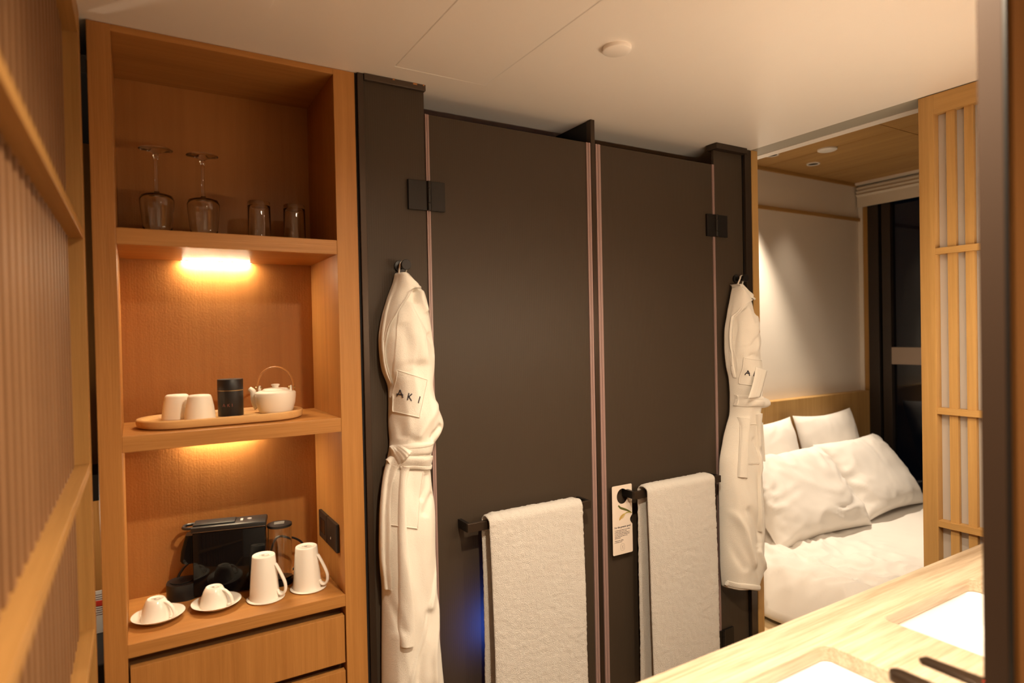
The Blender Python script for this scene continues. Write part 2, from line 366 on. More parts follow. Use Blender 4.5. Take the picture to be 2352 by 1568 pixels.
for v in lbm.verts:   # wrap the lettering round the can, facing the hall
    th = math.radians(-112) + v.co.x / 0.0318; rr = 0.03185 + v.co.z
    v.co = Vector((rr * math.cos(th), rr * math.sin(th), 0.026 + v.co.y))
obj('lettering', lbm, plain('copper_ink', (0.22, 0.07, 0.05), 0.5), can, world=False)

pot = thing('teapot', 'cream ceramic teapot with a bent wooden handle on the tray', 'teapot', (0.330, 0.148, TF))
obj('pot_body', lathe([(0, 0), (0.041, 0), (0.0435, 0.0015), (0.046, 0.008), (0.0515, 0.026), (0.0532, 0.042), (0.0535, 0.0530), (0.0520, 0.0560), (0.045, 0.0590), (0.0365, 0.0608), (0.0355, 0.0600), (0, 0.0600)], 64), M_matte, pot, world=False, smooth=True, autos=50)
lid = obj('pot_lid', lathe([(0.0350, 0.0602), (0.0350, 0.0622), (0.030, 0.0655), (0.016, 0.0672), (0, 0.0674)], 48), M_matte, pot, world=False, smooth=True, autos=50)
obj('lid_knob', lathe([(0, 0.0672), (0.0085, 0.0672), (0.0080, 0.0705), (0.0112, 0.0750), (0.0116, 0.0765), (0.0095, 0.0775), (0, 0.0772)], 32), M_matte, lid, world=False, smooth=True, autos=50)
sp = smoothpath([(-0.044, 0, 0.018), (-0.053, 0, 0.030), (-0.058, 0, 0.046), (-0.062, 0, 0.058), (-0.071, 0, 0.067)], 6)
obj('spout', tube(sp, [0.0175 - 0.0115 * (i / (len(sp) - 1)) ** 0.8 for i in range(len(sp))], 20), M_matte, pot, world=False, smooth=True, autos=60)
for s in (-1, 1):
    lug = tube([(s * 0.043, 0, 0.054), (s * 0.0435, 0, 0.066), (s * 0.043, 0, 0.0735)], [0.008, 0.0075, 0.005], 14, flat=(0.5, 1))
    lg = obj('handle_lug', lug, M_matte, pot, world=False, smooth=True, autos=50)
    obj('pin', tube([(s * 0.036, 0, 0.068), (s * 0.054, 0, 0.068)], 0.003, 12), plain('brass', (0.65, 0.48, 0.22), 0.3, 0.9), lg, world=False, smooth=True, autos=40)
hp = [(0.0485 * math.cos(a) * (1.0 if abs(math.cos(a)) < .95 else 1), 0, 0.073 + 0.052 * math.sin(a)) for a in [math.pi * k / 24 for k in range(25)]]
hp = [(0.0485, 0, 0.060)] + hp + [(-0.0485, 0, 0.060)]
obj('handle', tube(hp, 0.0062, 12, flat=(0.38, 1.0)), wood('handle_wood', (0.28, 0.11, 0.03), (0.45, 0.20, 0.06), 'X', 60, 0.3), pot, world=False, smooth=True, autos=60)
pot.rotation_euler.z = math.radians(-28)

# ---- cups, saucers, mugs on the counter
KZ = 0.8032
def saucer_bm(r=0.060):
    return lathe([(0, 0), (0.030, 0), (0.033, 0.0015), (0.046, 0.0075), (r - 0.0015, 0.0150), (r, 0.0163), (r - 0.0015, 0.0168), (0.046, 0.0105), (0.036, 0.0050), (0.030, 0.0040), (0, 0.0040)], 56)
def loop_handle(x_top, z_top, x_bot, z_bot, reach, z_mid, r, fl=(0.75, 1.15)):
    p = smoothpath([(x_top, 0, z_top), (x_top + 0.010, 0, z_top - 0.004), (x_top + reach * 0.62, 0, z_mid + (z_top - z_mid) * 0.45), (x_bot + reach, 0, z_mid - 0.006), (x_bot + reach * 0.82, 0, z_bot - 0.001), (x_bot + reach * 0.3, 0, z_bot - 0.002), (x_bot - 0.002, 0, z_bot + 0.006)], 6)
    return tube(p, r, 12, flat=fl)
def bottom_mark(parent, z, r):
    b = bmesh.new()
    tube([(r * .55 * math.cos(a) + r * .25, r * .35 * math.sin(a), z) for a in [2 * math.pi * k / 20 for k in range(20)]], 0.0004, 5, b, closed=True)
    for k in range(5): tube([(-r * .62 + k * r * .17, -r * .25, z), (-r * .55 + k * r * .17, r * (.05 + .1 * (k % 2)), z)], 0.0004, 5, b)
    obj('stamp_mark', b, M_greyink, parent, world=False)
def espresso(loc, rz, label):
    t = thing('espresso_cup', label, 'cup', loc, rz, 'upturned espresso cups')
    obj('cup_body', lathe([(0, 0.0490), (0.0165, 0.0495), (0.0185, 0.0510), (0.0205, 0.0495), (0.0255, 0.040), (0.0315, 0.022), (0.0345, 0.006), (0.0350, 0.0), (0.0330, 0.0), (0.0325, 0.006), (0.029, 0.022), (0.022, 0.040), (0, 0.046)], 48), M_white, t, world=False, smooth=True, autos=60)
    p = smoothpath([(0.022, 0, 0.043), (0.032, 0, 0.040), (0.044, 0, 0.028), (0.049, 0, 0.013), (0.045, 0, 0.006), (0.038, 0, 0.0055)], 6)
    obj('handle', tube(p, 0.0042, 12, flat=(0.8, 1.2)), M_white, t, world=False, smooth=True)
    bottom_mark(t, 0.0496, 0.015); return t
for sx, sy, lab in ((0.032, 0.112, 'round white saucer at the left end of the counter under an espresso cup'), (0.164, 0.112, 'round white saucer in front of the coffee machine under an espresso cup')):
    tag(obj('saucer', xf(saucer_bm(), Matrix.Translation((sx, sy, KZ))), M_white, smooth=True, autos=60), lab, 'saucer', 'espresso saucers')
espresso((0.027, 0.112, KZ + 0.0042), math.radians(-36), 'small white espresso cup upside down, leftmost on the counter')
espresso((0.159, 0.112, KZ + 0.0042), math.radians(-36), 'small white espresso cup upside down in front of the coffee machine')
def mug(loc, rz, label):
    t = thing('mug', label, 'mug', loc, rz, 'upturned tall mugs')
    obj('mug_body', lathe([(0, 0.1130), (0.0240, 0.1135), (0.0262, 0.1150), (0.0285, 0.1140), (0.0295, 0.1110), (0.0345, 0.050), (0.0378, 0.004), (0.0380, 0.0), (0.0358, 0.0), (0.0325, 0.050), (0.0270, 0.106), (0, 0.1075)], 56), M_white, t, world=False, smooth=True, autos=60)
    p = smoothpath([(0.031, 0, 0.090), (0.036, 0, 0.083), (0.049, 0, 0.058), (0.0575, 0, 0.036), (0.057, 0, 0.018), (0.050, 0, 0.0085), (0.0415, 0, 0.010), (0.036, 0, 0.020)], 6)
    obj('handle', tube(p, 0.0048, 12, flat=(0.75, 1.35)), M_white, t, world=False, smooth=True)
    bottom_mark(t, 0.1136, 0.018); return t
for sx, sy, lab in ((0.283, 0.096, 'flat white disc coaster under the mug in front of the water tank'), (0.396, 0.102, 'flat white disc coaster under the mug beside the sockets')):
    tag(obj('coaster', xf(lathe([(0, 0), (0.044, 0), (0.0480, 0.0022), (0.0485, 0.0035), (0.047, 0.0040), (0, 0.0036)], 56), Matrix.Translation((sx, sy, KZ))), M_white, smooth=True, autos=60), lab, 'coaster', 'mug coasters')
mug((0.280, 0.097, KZ + 0.0041), math.radians(-34), 'tall white mug upside down in front of the coffee machine water tank')
mug((0.393, 0.103, KZ + 0.0041), math.radians(-34), 'tall white mug upside down below the black sockets, rightmost on the counter')

# ---- coffee machine (local x along its long side, y to the back)
cm = thing('coffee_machine', 'glossy black slim capsule coffee machine with water tank on the counter', 'coffee machine', (0.117, 0.200, KZ), math.radians(-13))
obj('body', box(0, 0.184, 0.0, 0.070, 0.006, 0.176, 0.003), M_gloss, cm, world=False, smooth=True, autos=30)
top = obj('top_cover', box(-0.004, 0.186, -0.002, 0.072, 0.1765, 0.192, 0.004), M_satin, cm, world=False, smooth=True, autos=30)
lever = box(0.0, 0.105, 0.010, 0.058, 0.1922, 0.1965, 0.0015)
lp = smoothpath([(0.02, 0.012, 0.1875), (-0.012, 0.012, 0.1875), (-0.024, 0.022, 0.1875), (-0.026, 0.034, 0.1875), (-0.024, 0.046, 0.1875), (-0.012, 0.056, 0.1875), (0.02, 0.056, 0.1875)], 6)
tube(lp, 0.0042, 12, lever)
obj('lever', lever, M_satin, cm, world=False, smooth=True, autos=40)
obj('chrome_trim', box(0.002, 0.184, -0.0032, -0.0016, 0.1780, 0.1795), plain('chrome', (0.7, 0.7, 0.72), 0.15, 1.0), cm, world=False)
for bx in (0.122, 0.141):
    obj('button', lathe([(0, 0.0028), (0.0052, 0.0028), (0.0058, 0.002), (0.0058, 0), (0, 0)], 20, (bx, 0.034, 0.1918)) if bx > .13 else box(0.117, 0.124, 0.024, 0.046, 0.1918, 0.1932, 0.0005), plain('button_grey', (0.35, 0.33, 0.33), 0.4), cm, world=False)
obj('outlet_hood', loft([[(x, y, z) for x, y in rrect(x0, 0.004, 0.014, 0.058, 0.010)] for x0, z in ((-0.020, 0.168), (-0.032, 0.125), (-0.035, 0.100), (-0.030, 0.092))]), M_gloss, cm, world=False, smooth=True, autos=40)
obj('drip_base', loft([[(x, y, z) for x, y in rrect(-0.070, 0.01, -0.008, 0.070, 0.034, 10)] for z in (0.0, 0.040, 0.0425)]), M_satin, cm, world=False, smooth=True, autos=40)
obj('drip_grid', lathe([(0, 0.0426), (0.026, 0.0426), (0.028, 0.0436), (0.028, 0.0446), (0, 0.0446)], 32, (-0.034, 0.032, 0)), M_satin, cm, world=False)
tk = obj('water_tank', lathe([(0, 0.018), (0.0305, 0.018), (0.0320, 0.022), (0.0320, 0.163), (0.0310, 0.163), (0.0310, 0.022), (0, 0.021)], 48, (0.219, 0.036, 0)), M_glass, cm, world=False, smooth=True, autos=40)
tl = obj('tank_lid', lathe([(0, 0.163), (0.0335, 0.163), (0.0340, 0.165), (0.0335, 0.1695), (0, 0.172)], 48, (0.219, 0.036, 0)), M_satin, cm, world=False, smooth=True, autos=40)
lt = bmesh.new()
for k in range(3): tube([(0.205, 0.026 + k * .009, 0.1722), (0.232, 0.028 + k * .009, 0.1720)], 0.0006, 5, lt)
obj('lid_print', lt, plain('pale_ink', (0.5, 0.48, 0.45), 0.6), tl, world=False)
obj('tank_foot', lathe([(0, 0), (0.033, 0), (0.035, 0.003), (0.035, 0.015), (0.032, 0.018), (0, 0.018)], 40, (0.219, 0.036, 0)), M_gloss, cm, world=False, smooth=True, autos=40)
cord = smoothpath([(0.15, 0.085, 0.03), (0.12, 0.092, 0.09), (0.0, 0.072, 0.085), (-0.042, 0.068, 0.055), (-0.048, 0.060, 0.020), (-0.02, 0.060, 0.006)], 8)
obj('power_cord', tube(cord, 0.0035, 10), M_satin, cm, world=False, smooth=True)
cord = smoothpath([(0.18, 0.078, 0.05), (0.205, 0.084, 0.115), (0.245, 0.088, 0.112), (0.278, 0.105, 0.085), (0.287, 0.108, 0.045), (0.262, 0.104, 0.020), (0.24, 0.098, 0.005)], 8)
obj('power_cord', tube(cord, 0.0032, 10), M_satin, cm, world=False, smooth=True)

# ---- black socket plates on the right inner side
for y0, y1, lab, dot in ((0.1485, 0.236, 'black square socket plate nearest the cabinet back', 0), (0.045, 0.1455, 'black square switch plate nearest the cabinet front with a tiny white dot', 1)):
    t = thing('socket_plate', lab, 'socket', (IX1, (y0 + y1) / 2, 0.903), group='black plates on the cabinet side')
    obj('plate', box(IX1 - 0.009, IX1 - 0.0002, y0, y1, 0.903, 0.982, 0.0012), M_satin, t)
    if dot: obj('indicator_dot', box(IX1 - 0.0096, IX1 - 0.009, 0.102, 0.106, 0.927, 0.933), plain('dot_white', (0.8, 0.78, 0.7), 0.5), t)
    else: obj('socket_insert', box(IX1 - 0.0098, IX1 - 0.009, y0 + .018, y1 - .018, 0.922, 0.963), M_gloss, t)

# ================================================================== SHOWER AND TOILET DOORS
def face_back_mat(bm, ythr):
    bm.normal_update()
    for f_ in bm.faces:
        if f_.normal.y > 0.9: f_.material_index = 1
DY0, DY1 = 0.0, 0.010
DZ0, DZ1 = 0.012, 2.141
def pane(parent, x0, x1, z0, z1, name='glass_pane'):
    b = box(x0, x1, DY0, DY1, z0, z1); face_back_mat(b, DY1)
    return obj(name, b, [M_door, M_clearback], parent)
def hinge(parent, x0, xm, x1, z0, z1):
    h = obj('hinge', box(x0, xm - 0.0015, -0.010, -0.0004, z0, z1, 0.001), M_black, parent)
    obj('hinge_leaf', box(xm + 0.0015, x1, -0.010, -0.0004, z0, z1, 0.001), M_black, h)
    dz = (z1 - z0) / 4
    b = bmesh.new()
    for k in (0, 1, 3): tube([(xm, -0.010, z0 + k * dz + 0.0006), (xm, -0.010, z0 + (k + 1) * dz - 0.0006 + (dz if k == 1 else 0))], 0.0072, 14, b)
    obj('knuckle', b, M_black, h, smooth=True, autos=40)
def bar(parent, x0, x1, z, extra=0.0):
    zt, zb = z + 0.013, z - 0.013
    h = obj('towel_bar', box(x0, x1, -0.066, -0.054, zb, zt, 0.0008), M_dark, parent)
    for xx in (x0, x1 - 0.012):
        obj('bar_bracket', box(xx, xx + 0.012, -0.0545, -0.0004, zb, zt, 0.0008), M_black, h)
    return h
def seal(parent, x0, x1):
    b = bmesh.new(); n = 4; w = (x1 - x0) / n
    for k in range(n):
        xc = x0 + (k + .5) * w
        add_box(b, xc - w * .48, xc + w * .48, -0.004 + (0.0015 if k % 2 else 0), 0.008, DZ0 + .002, DZ1)
    return obj('seal_strip', b, M_seal, parent)
d1 = thing('door_1', 'wide dark ribbed-glass door with a towel bar next to the shelf cabinet', 'door', (1.035, 0, 0), kind='structure')
pane(d1, 0.745, 1.318, DZ0, DZ1); seal(d1, 0.7325, 0.7445); seal(d1, 1.3185, 1.3375)
hinge(d1, 0.674, 0.737, 0.788, 1.861, 1.946); hinge(d1, 0.674, 0.737, 0.788, 0.235, 0.32)
B1 = bar(d1, 0.811, 1.262, 0.9375)
d2 = thing('door_2', 'dark ribbed-glass door with a towel bar next to the bedroom opening', 'door', (1.65, 0, 0), kind='structure')
pane(d2, 1.3805, 1.932, DZ0, DZ1); seal(d2, 1.3585, 1.380); seal(d2, 1.9325, 1.9445)
hinge(d2, 1.894, 1.9455, 2.008, 1.861, 1.946); hinge(d2, 1.894, 1.9455, 2.008, 0.235, 0.32)
B2 = bar(d2, 1.4495, 1.8815, 0.9365)
# fixed panes with frame, top rail and robe hook
def hook(parent, x, z):
    h = obj('robe_hook', lathe([(0, 0), (0.0165, 0), (0.0165, 0.006), (0.0095, 0.0075), (0.0085, 0.040), (0.0095, 0.042), (0.0140, 0.0435), (0.0145, 0.052), (0.0135, 0.0535), (0, 0.0535)], 32), M_black, parent, world=False, smooth=True, autos=40)
    h.rotation_euler = (math.radians(90), 0, 0); h.location = (Vector((x, -0.0003, z)) - origin_of(parent))
    return h
p1 = thing('glass_panel', 'narrow fixed dark glass panel with robe hook beside the shelf cabinet', 'glass panel', (0.63, 0, 0))
pane(p1, 0.5525, 0.731, 0.0, 2.2035)
obj('frame_post', box(0.5345, 0.5520, -0.006, 0.03, 0, 2.2215, 0.001), M_dark, p1)
obj('shadow_gap', box(0.5285, 0.534, 0.004, 0.03, 0, 2.2215), M_blackgap, p1)
tr_ = obj('top_rail', box(0.5525, 0.7335, -0.011, 0.026, 2.2040, 2.2212, 0.0008), plain('worn_bronze', (0.075, 0.052, 0.036), 0.4, 0.5), p1)
for xx, w_ in ((0.634, 0.006), (0.695, 0.012), (0.725, 0.004)): obj('chipped_paint', box(xx, xx + w_, -0.0114, -0.0108, 2.2185 - w_ * .2, 2.2212), plain('chip', (0.45, 0.20, 0.06), 0.6), tr_)
hook(p1, 0.646, 1.697)
p2 = thing('glass_panel', 'narrow fixed dark glass panel with robe hook beside the bedroom opening', 'glass panel', (2.03, 0, 0))
pane(p2, 1.9450, 2.108, 0.0, 2.1985)
obj('frame_post', box(2.1145, 2.151, -0.012, 0.035, 0, 2.2215, 0.001), M_dark, p2)
obj('frame_bead', box(2.1085, 2.114, -0.004, 0.02, 0, 2.2), M_black, p2)
obj('top_rail', box(1.936, 2.114, -0.024, 0.026, 2.1990, 2.2212, 0.0008), M_dark, p2)
hook(p2, 2.060, 1.700)
tag(obj('shower_partition', box(1.3395, 1.3565, -0.003, 0.02, 0, 2.2215, 0.0008), M_dark), 'thin dark bronze post between the two glass doors', 'post')
struct('wall_partition', box(1.342, 1.354, 0.0205, 0.998, 0, 2.2215), M_black, 'dark partition between the shower room and toilet room', 'wall')
struct('wall_shower_near', box(0.5285, 0.54, 0.331, 0.998, 0, 2.2215), M_black, 'dark side wall of the toilet room behind the cabinet', 'wall')
struct('trim_1', box(2.152, 2.189, -0.014, 0.6, 0, 2.2215, 0.001), lightwood('Z'), 'slim light wooden jamb at the edge of the bedroom opening', 'jamb')
# blue night light behind door 1
nl = thing('night_light', 'small blue lit lamp behind the first dark glass door', 'lamp', (0.912, 0.10, 0))
obj('lamp_body', lathe([(0, 0), (0.03, 0), (0.032, 0.02), (0.02, 0.05), (0, 0.055)], 24, (0.912, 0.10, 0.53)), M_satin, nl, smooth=True)
obj('lamp_lens', lathe([(0, 0.055), (0.018, 0.055), (0.016, 0.066), (0, 0.072)], 24, (0.912, 0.10, 0.53)), plain('blue_lens', (0.1, 0.2, 0.9), 0.3, emit=(0.05, 0.15, 1.0), estr=8), nl, smooth=True)
obj('lamp_stand', box(0.907, 0.917, 0.095, 0.105, 0, 0.53), M_satin, nl)
ld = bpy.data.lights.new('blue_glow', 'SPOT'); ld.spot_size = math.radians(150); ld.spot_blend = 1.0; ld.energy = 2.4; ld.color = (0.05, 0.16, 1.0); ld.shadow_soft_size = 0.02
lo = bpy.data.objects.new('blue_glow', ld); COL.objects.link(lo); lo.location = (0.915, 0.100, 0.615); lo.rotation_euler = (math.radians(-90), 0, 0)

# ================================================================== SHOJI SCREENS
def shoji(name, label, xf_, s, ya, yb, zb=0.0, lightwood=lightwood, slatmat=None, sheet=None, sx=(0.012, 0.026)):
    """face plane x=xf_, looking towards s (+1/-1); from ya (opening edge) to yb"""
    t = thing(name, label, 'screen', (xf_ - s * 0.018, (ya + yb) / 2, zb))
    def bx(x0, x1, *r, bev=0.0006):
        a, c = xf_ - s * x0, xf_ - s * x1; return box(min(a, c), max(a, c), *r, bev)
    lo_, hi_ = min(ya, yb), max(ya, yb); st = 0.044
    for y0, y1 in ((lo_, lo_ + st), (hi_ - st, hi_)): obj('stile', bx(0, 0.036, y0, y1, zb, 2.2205), lightwood('Z'), t)
    for z0, z1 in ((2.160, 2.2205), (zb, zb + 0.09)): obj('end_rail', bx(0.0005, 0.0355, lo_ + st, hi_ - st, z0, z1), lightwood('Y'), t)
    for z in (1.731, 1.230, 0.874, 0.40): obj('rail', bx(0.0008, 0.030, lo_ + st, hi_ - st, z - 0.010, z + 0.010), lightwood('Y'), t)
    y = hi_ - st - 0.030
    while y - 0.024 > lo_ + st + 0.004:
        obj('slat', bx(sx[0], sx[1], y - 0.024, y, zb + 0.09, 2.16, bev=0), slatmat or lightwood('Z'), t); y -= 0.049
    obj('paper_sheet', bx(0.0305, 0.0325, lo_ + st - .004, hi_ - st + .004, zb + 0.088, 2.162, bev=0), sheet or M_paper, t)
    return t
shoji('shoji_screen', 'light wooden slatted sliding screen standing between vanity and bedroom', 2.155, -1, -0.642, -1.80)
shoji('shoji_screen', 'tall slatted wooden sliding screen close to the camera beside shelf cabinet', -0.090, 1, -0.022, -1.62, lightwood=lambda a: wood('shaded_wood_' + a, (0.30, 0.148, 0.040), (0.46, 0.245, 0.076), a, 90, 0.45, 0.2), slatmat=wood('shaded_slat_wood', (0.20, 0.098, 0.042), (0.27, 0.140, 0.064), 'Z', 90, 0.6, 0.1), sheet=ribbed('shaded_sheet', (0.25, 0.135, 0.064), (0.25, 0.16, 0.09), 0.6, 0.3), sx=(0.0262, 0.0304))  # same screen as the other; its dim light is put into darker colours

# ================================================================== VANITY
van = thing('vanity', 'pale wooden vanity counter with two sunk white basins', 'vanity', (1.25, -1.06, 0))
VX0, VX1, VY0, VY1, VZ = 0.50, 2.152, -1.3165, -0.811, 0.85
h1 = rrect(0.790, 1.201, -1.225, -0.914, 0.022); h2 = rrect(1.409, 1.822, -1.225, -0.914, 0.022)
obj('countertop', plate([(VX0, VY0), (VX1, VY0), (VX1, VY1), (VX0, VY1)], [h1, h2], VZ - 0.032, VZ, 0.0025), vanwood('X'), van, smooth=True, autos=40)
for hx0, hx1 in ((0.790, 1.201), (1.409, 1.822)):
    a = lambda d, z, r: [(x, y, z) for x, y in rrect(hx0 - d, hx1 + d, -1.225 - d, -0.914 + d, r, 6)]
    bs = obj('basin', loft([a(0.030, VZ - 0.0325, .03), a(0.004, VZ - 0.0325, .03), a(0.001, VZ - 0.036, .03), a(-0.006, VZ - 0.10, .035), a(-0.016, VZ - 0.125, .04), a(-0.045, VZ - 0.135, .04)], cap0=False), plain('basin_white', (0.92, 0.91, 0.90), 0.15), van, smooth=True, autos=60)
    obj('drain', lathe([(0, 0.004), (0.02, 0.004), (0.023, 0.0), (0, 0)], 24, ((hx0 + hx1) / 2, -1.07, VZ - 0.1348)), plain('chrome', (0.7, 0.7, 0.72), 0.15, 1.0), bs, smooth=True)
obj('apron', box(VX0 + .02, VX1 - .001, -0.845, -0.828, 0.62, VZ - 0.0325), vanwood('X'), van)
obj('cabinet_body', box(VX0 + .03, VX1 - .002, VY0 + .01, -0.86, 0.05, 0.66), vanwood('X'), van)
def faucet(x, label):
    t = thing('faucet', label, 'faucet', (x, -1.275, VZ), group='dark basin faucets')
    M_f = plain('faucet_bronze', (0.05, 0.032, 0.022), 0.3, 0.7)
    obj('faucet_post', lathe([(0, 0), (0.026, 0), (0.026, 0.006), (0.020, 0.008), (0.0195, 0.140), (0.018, 0.144), (0, 0.144)], 32, (x + 0.02, -1.282, VZ)), M_f, t, smooth=True, autos=40)
    b = plate([(x - 0.012, -1.29), (x + 0.012, -1.29)] + [(x + 0.012 * math.cos(a_), -1.200 + 0.012 * math.sin(a_)) for a_ in [math.pi * k / 8 for k in range(9)]], [], VZ + 0.138, VZ + 0.152, 0.001)
    obj('spout', b, M_f, t, smooth=True, autos=40)
    lv = [(x + 0.060, -1.290), (x + 0.088, -1.290), (x + 0.082, -1.198), (x + 0.068, -1.194), (x + 0.062, -1.200)]
    l_ = obj('lever', plate(lv, [], VZ + 0.144, VZ + 0.151, 0.001), M_f, t, smooth=True, autos=40)
    obj('lever_arm', box(x, x + 0.085, -1.29, -1.272, VZ + 0.1445, VZ + 0.1505), M_f, l_)
    obj('hot_mark', box(x + 0.071, x + 0.075, -1.280, -1.275, VZ + 0.1512, VZ + 0.1518), plain('red_mark', (0.7, 0.05, 0.02), 0.5), l_)
    return t
faucet(0.930, 'dark bronze basin faucet with flat lever at the nearer basin')
faucet(1.600, 'dark bronze basin faucet with flat lever at the basin next to the screen')
# mirror-side wall piece with its dark frame
mf = thing('mirror_post', 'broad dark bronze upright close to the camera beside the brown wood panel', 'post', (0.90, -1.33, 0))
FX0 = onY(2250, 784, -1.3175).x
obj('frame_upright', box(FX0, FX0 + 0.014, -1.345, -1.3175, VZ + 0.0005, CEIL - 0.001, 0.001), plain('mirror_frame_bronze', (0.036, 0.020, 0.012), 0.6, 0.0, spec=0.15), mf)
obj('frame_edge', box(FX0 - 0.0008, FX0 + 0.004, -1.3488, -1.3452, VZ + 0.0005, CEIL - 0.001), M_black, mf)
struct('wall_vanity', box(FX0 + 0.0145, 2.152, -1.350, -1.3175, 0, CEIL - 0.001), wood('panel_wood', (0.30, 0.125, 0.035), (0.45, 0.20, 0.06), 'Z', 60), 'brown wooden wall panel close to the camera at the right edge', 'wall')

# hall downlights above the vanity
M_lamp = plain('downlight_glow', (1, 1, 1), 0.5, emit=(1.0, 0.75, 0.45), estr=12)
def downlight(x, y, z, watts, angle, label, group, lit=True, blend=0.5, aim=None, rr=0.036, color=WARM):
    t = thing('downlight', label, 'downlight', (x, y, z), group=group)
    obj('trim_ring', lathe([(rr * .78, 0.004), (rr * .80, -0.002), (rr, -0.003), (rr * 1.04, 0.0), (rr * 1.04, 0.004)], 32, (x, y, z - 0.0045)), plain('ring_white', (0.8, 0.77, 0.72), 0.4), t, smooth=True, autos=40)
    obj('lens', lathe([(0, 0), (rr * .77, 0), (rr * .77, 0.002), (0, 0.002)], 32, (x, y, z - 0.0035)), M_lamp if lit else M_black, t)
    if watts: spot('downlight_beam', (x, y, z - 0.012), watts, angle, blend, radius=0.028, aim=aim, color=color)
G_ = 'hall downlights over the vanity'
downlight(1.00, -1.06, CEIL, 10, 46, 'round ceiling downlight above the nearer basin', G_)
downlight(1.61, -1.14, CEIL, 9, 46, 'round ceiling downlight above the basin next to the screen', G_)
downlight(0.62, -1.20, CEIL, 85, 165, 'round ceiling downlight over the hall facing the glass doors', G_, blend=1.0)

downlight(0.55, -2.25, CEIL, 42, 165, 'added round fill downlight in the space behind the vanity wall, out of view', G_, blend=1.0)  # unseen lamp added behind the camera to brighten near panel and ceiling
downlight(1.36, -1.00, CEIL, 24, 150, 'added round fill downlight between the two basin downlights, out of view', G_, blend=1.0)  # lamp added just out of view to brighten the towels
ml = thing('vanity_fill_light', 'added long LED fill bar hidden on the vanity wall above the basins', 'light', (1.55, -1.30, 1.50))  # unseen bar added to throw more light on ceiling, doors and towels
obj('light_body', box(1.02, 2.10, -1.3172, -1.300, 1.50, 1.54, 0.002), M_dark, ml)
obj('light_diffuser', box(1.03, 2.09, -1.2998, -1.296, 1.505, 1.535), plain('fill_led', (1, 1, 1), 0.5, emit=(1.0, 0.80, 0.56), estr=46), ml)

# ================================================================== BEDROOM
YH, BZ, XW = 0.80, 2.485, 4.33
struct('wall_bedroom', box(2.25, XW, YH, YH + 0.06, 0, BZ), M_wall, 'cream bedroom wall behind the headboard', 'wall')
struct('wall_bedroom_end', box(2.25, XW, -2.4, -2.34, 0, BZ), M_wall, 'far cream end wall of the bedroom', 'wall')
struct('wall_header', box(2.245, 2.29, -2.4, YH, 2.19 + 0.03, BZ), M_ceil, 'white header over the bedroom opening', 'wall')
struct('trim_2', box(2.1525, 2.2445, -1.8, 0.042, CEIL, CEIL + 0.03), M_track, 'grey sliding door track over the bedroom opening', 'track')
cb = thing('ceiling_bedroom', 'light wood panelled bedroom ceiling with thin joints', 'ceiling', (3.3, 0, BZ), kind='structure')
xs = [2.29, 2.79, 3.31, 3.835, XW]; ys = [-2.34, -0.99, 0.009, YH]
for i in range(4):
    for j in range(3):
        obj('ceiling_board', box(xs[i] + .0025, xs[i + 1] - .0025, ys[j] + .0025, ys[j + 1] - .0025, BZ, BZ + 0.012), lightwood('Y'), cb)
obj('backing', box(2.25, XW, -2.4, YH + .06, BZ + 0.012, BZ + 0.03), M_blackgap, cb)
struct('trim_3', box(2.29, XW - .001, YH - 0.012, YH - .0002, BZ - 0.022, BZ - 0.0005, 0.001), lightwood('X'), 'wooden cornice strip at the top of the bedroom wall', 'trim')
struct('trim_4', box(2.29, XW - .001, YH - 0.012, YH - .0002, 2.227, 2.249, 0.001), lightwood('X'), 'wooden picture rail across the bedroom wall', 'trim')
for x, y, lab in ((3.11, 0.593, 'small recessed downlight in the bedroom ceiling half hidden by the door jamb'), (3.511, 0.605, 'small recessed downlight in the bedroom ceiling nearest the headboard wall')):
    downlight(x, y, BZ, 0, 60, lab, 'recessed bedroom downlights', lit=False)
tag(obj('bedroom_detector', lathe([(0, 0), (0.045, 0), (0.05, 0.004), (0.05, 0.010), (0, 0.010)], 40, (3.301, 0.383, BZ - 0.0102)), plain('ring_white', (0.8, 0.77, 0.72), 0.4), smooth=True, autos=40), 'round white disc on the wood panelled bedroom ceiling', 'detector')
spot('bedroom_beam', (3.11, 0.593, BZ - 0.02), 82, 66, 0.7, radius=0.03, color=BWARM)
spot('bedroom_beam', (3.511, 0.605, BZ - 0.02), 9, 70, 0.8, radius=0.03, color=BWARM, aim=(3.5, 0.35, 0.4))
for x, y, w_, an in ((3.3, -0.75, 14, 150), (2.75, -0.2, 3, 120)):
    downlight(x, y, BZ, w_, an, 'bright bedroom downlight above the bed, %s' % ('over its foot' if y < -.5 else 'near the hall opening'), 'lit bedroom downlights', blend=0.9, color=BWARM)

# window wall
M_frame = plain('window_frame_bronze', (0.055, 0.045, 0.040), 0.35, 0.5)
struct('wall_window', add_box(add_box(box(XW + .0, XW + 0.06, 0.737, YH + .06, 0, BZ), XW, XW + 0.06, -2.4, 0.737, 0, 0.37), XW, XW + .06, -2.4, .737, 2.42, BZ), M_wall, 'cream wall around the bedroom window', 'wall')
win = thing('window_1', 'tall dark bedroom window at night with bronze frame', 'window', (XW, -0.5, 0.37), kind='structure')
obj('side_casing', box(XW - 0.012, XW - .0005, 0.772, 0.7995, 0.9, BZ - .03), plain('casing_white', (0.82, 0.78, 0.72), 0.5), win)
obj('window_jamb', box(XW - 0.008, XW + 0.05, 0.735, 0.7715, 0.37, BZ - .03), lightwood('Z'), win)
obj('window_frame', box(XW - 0.02, XW + 0.05, 0.664, 0.7345, 0.37, 2.42, 0.002), M_frame, win)
obj('window_frame', box(XW - 0.014, XW + 0.05, 0.589, 0.645, 0.37, 2.42, 0.002), M_frame, win)
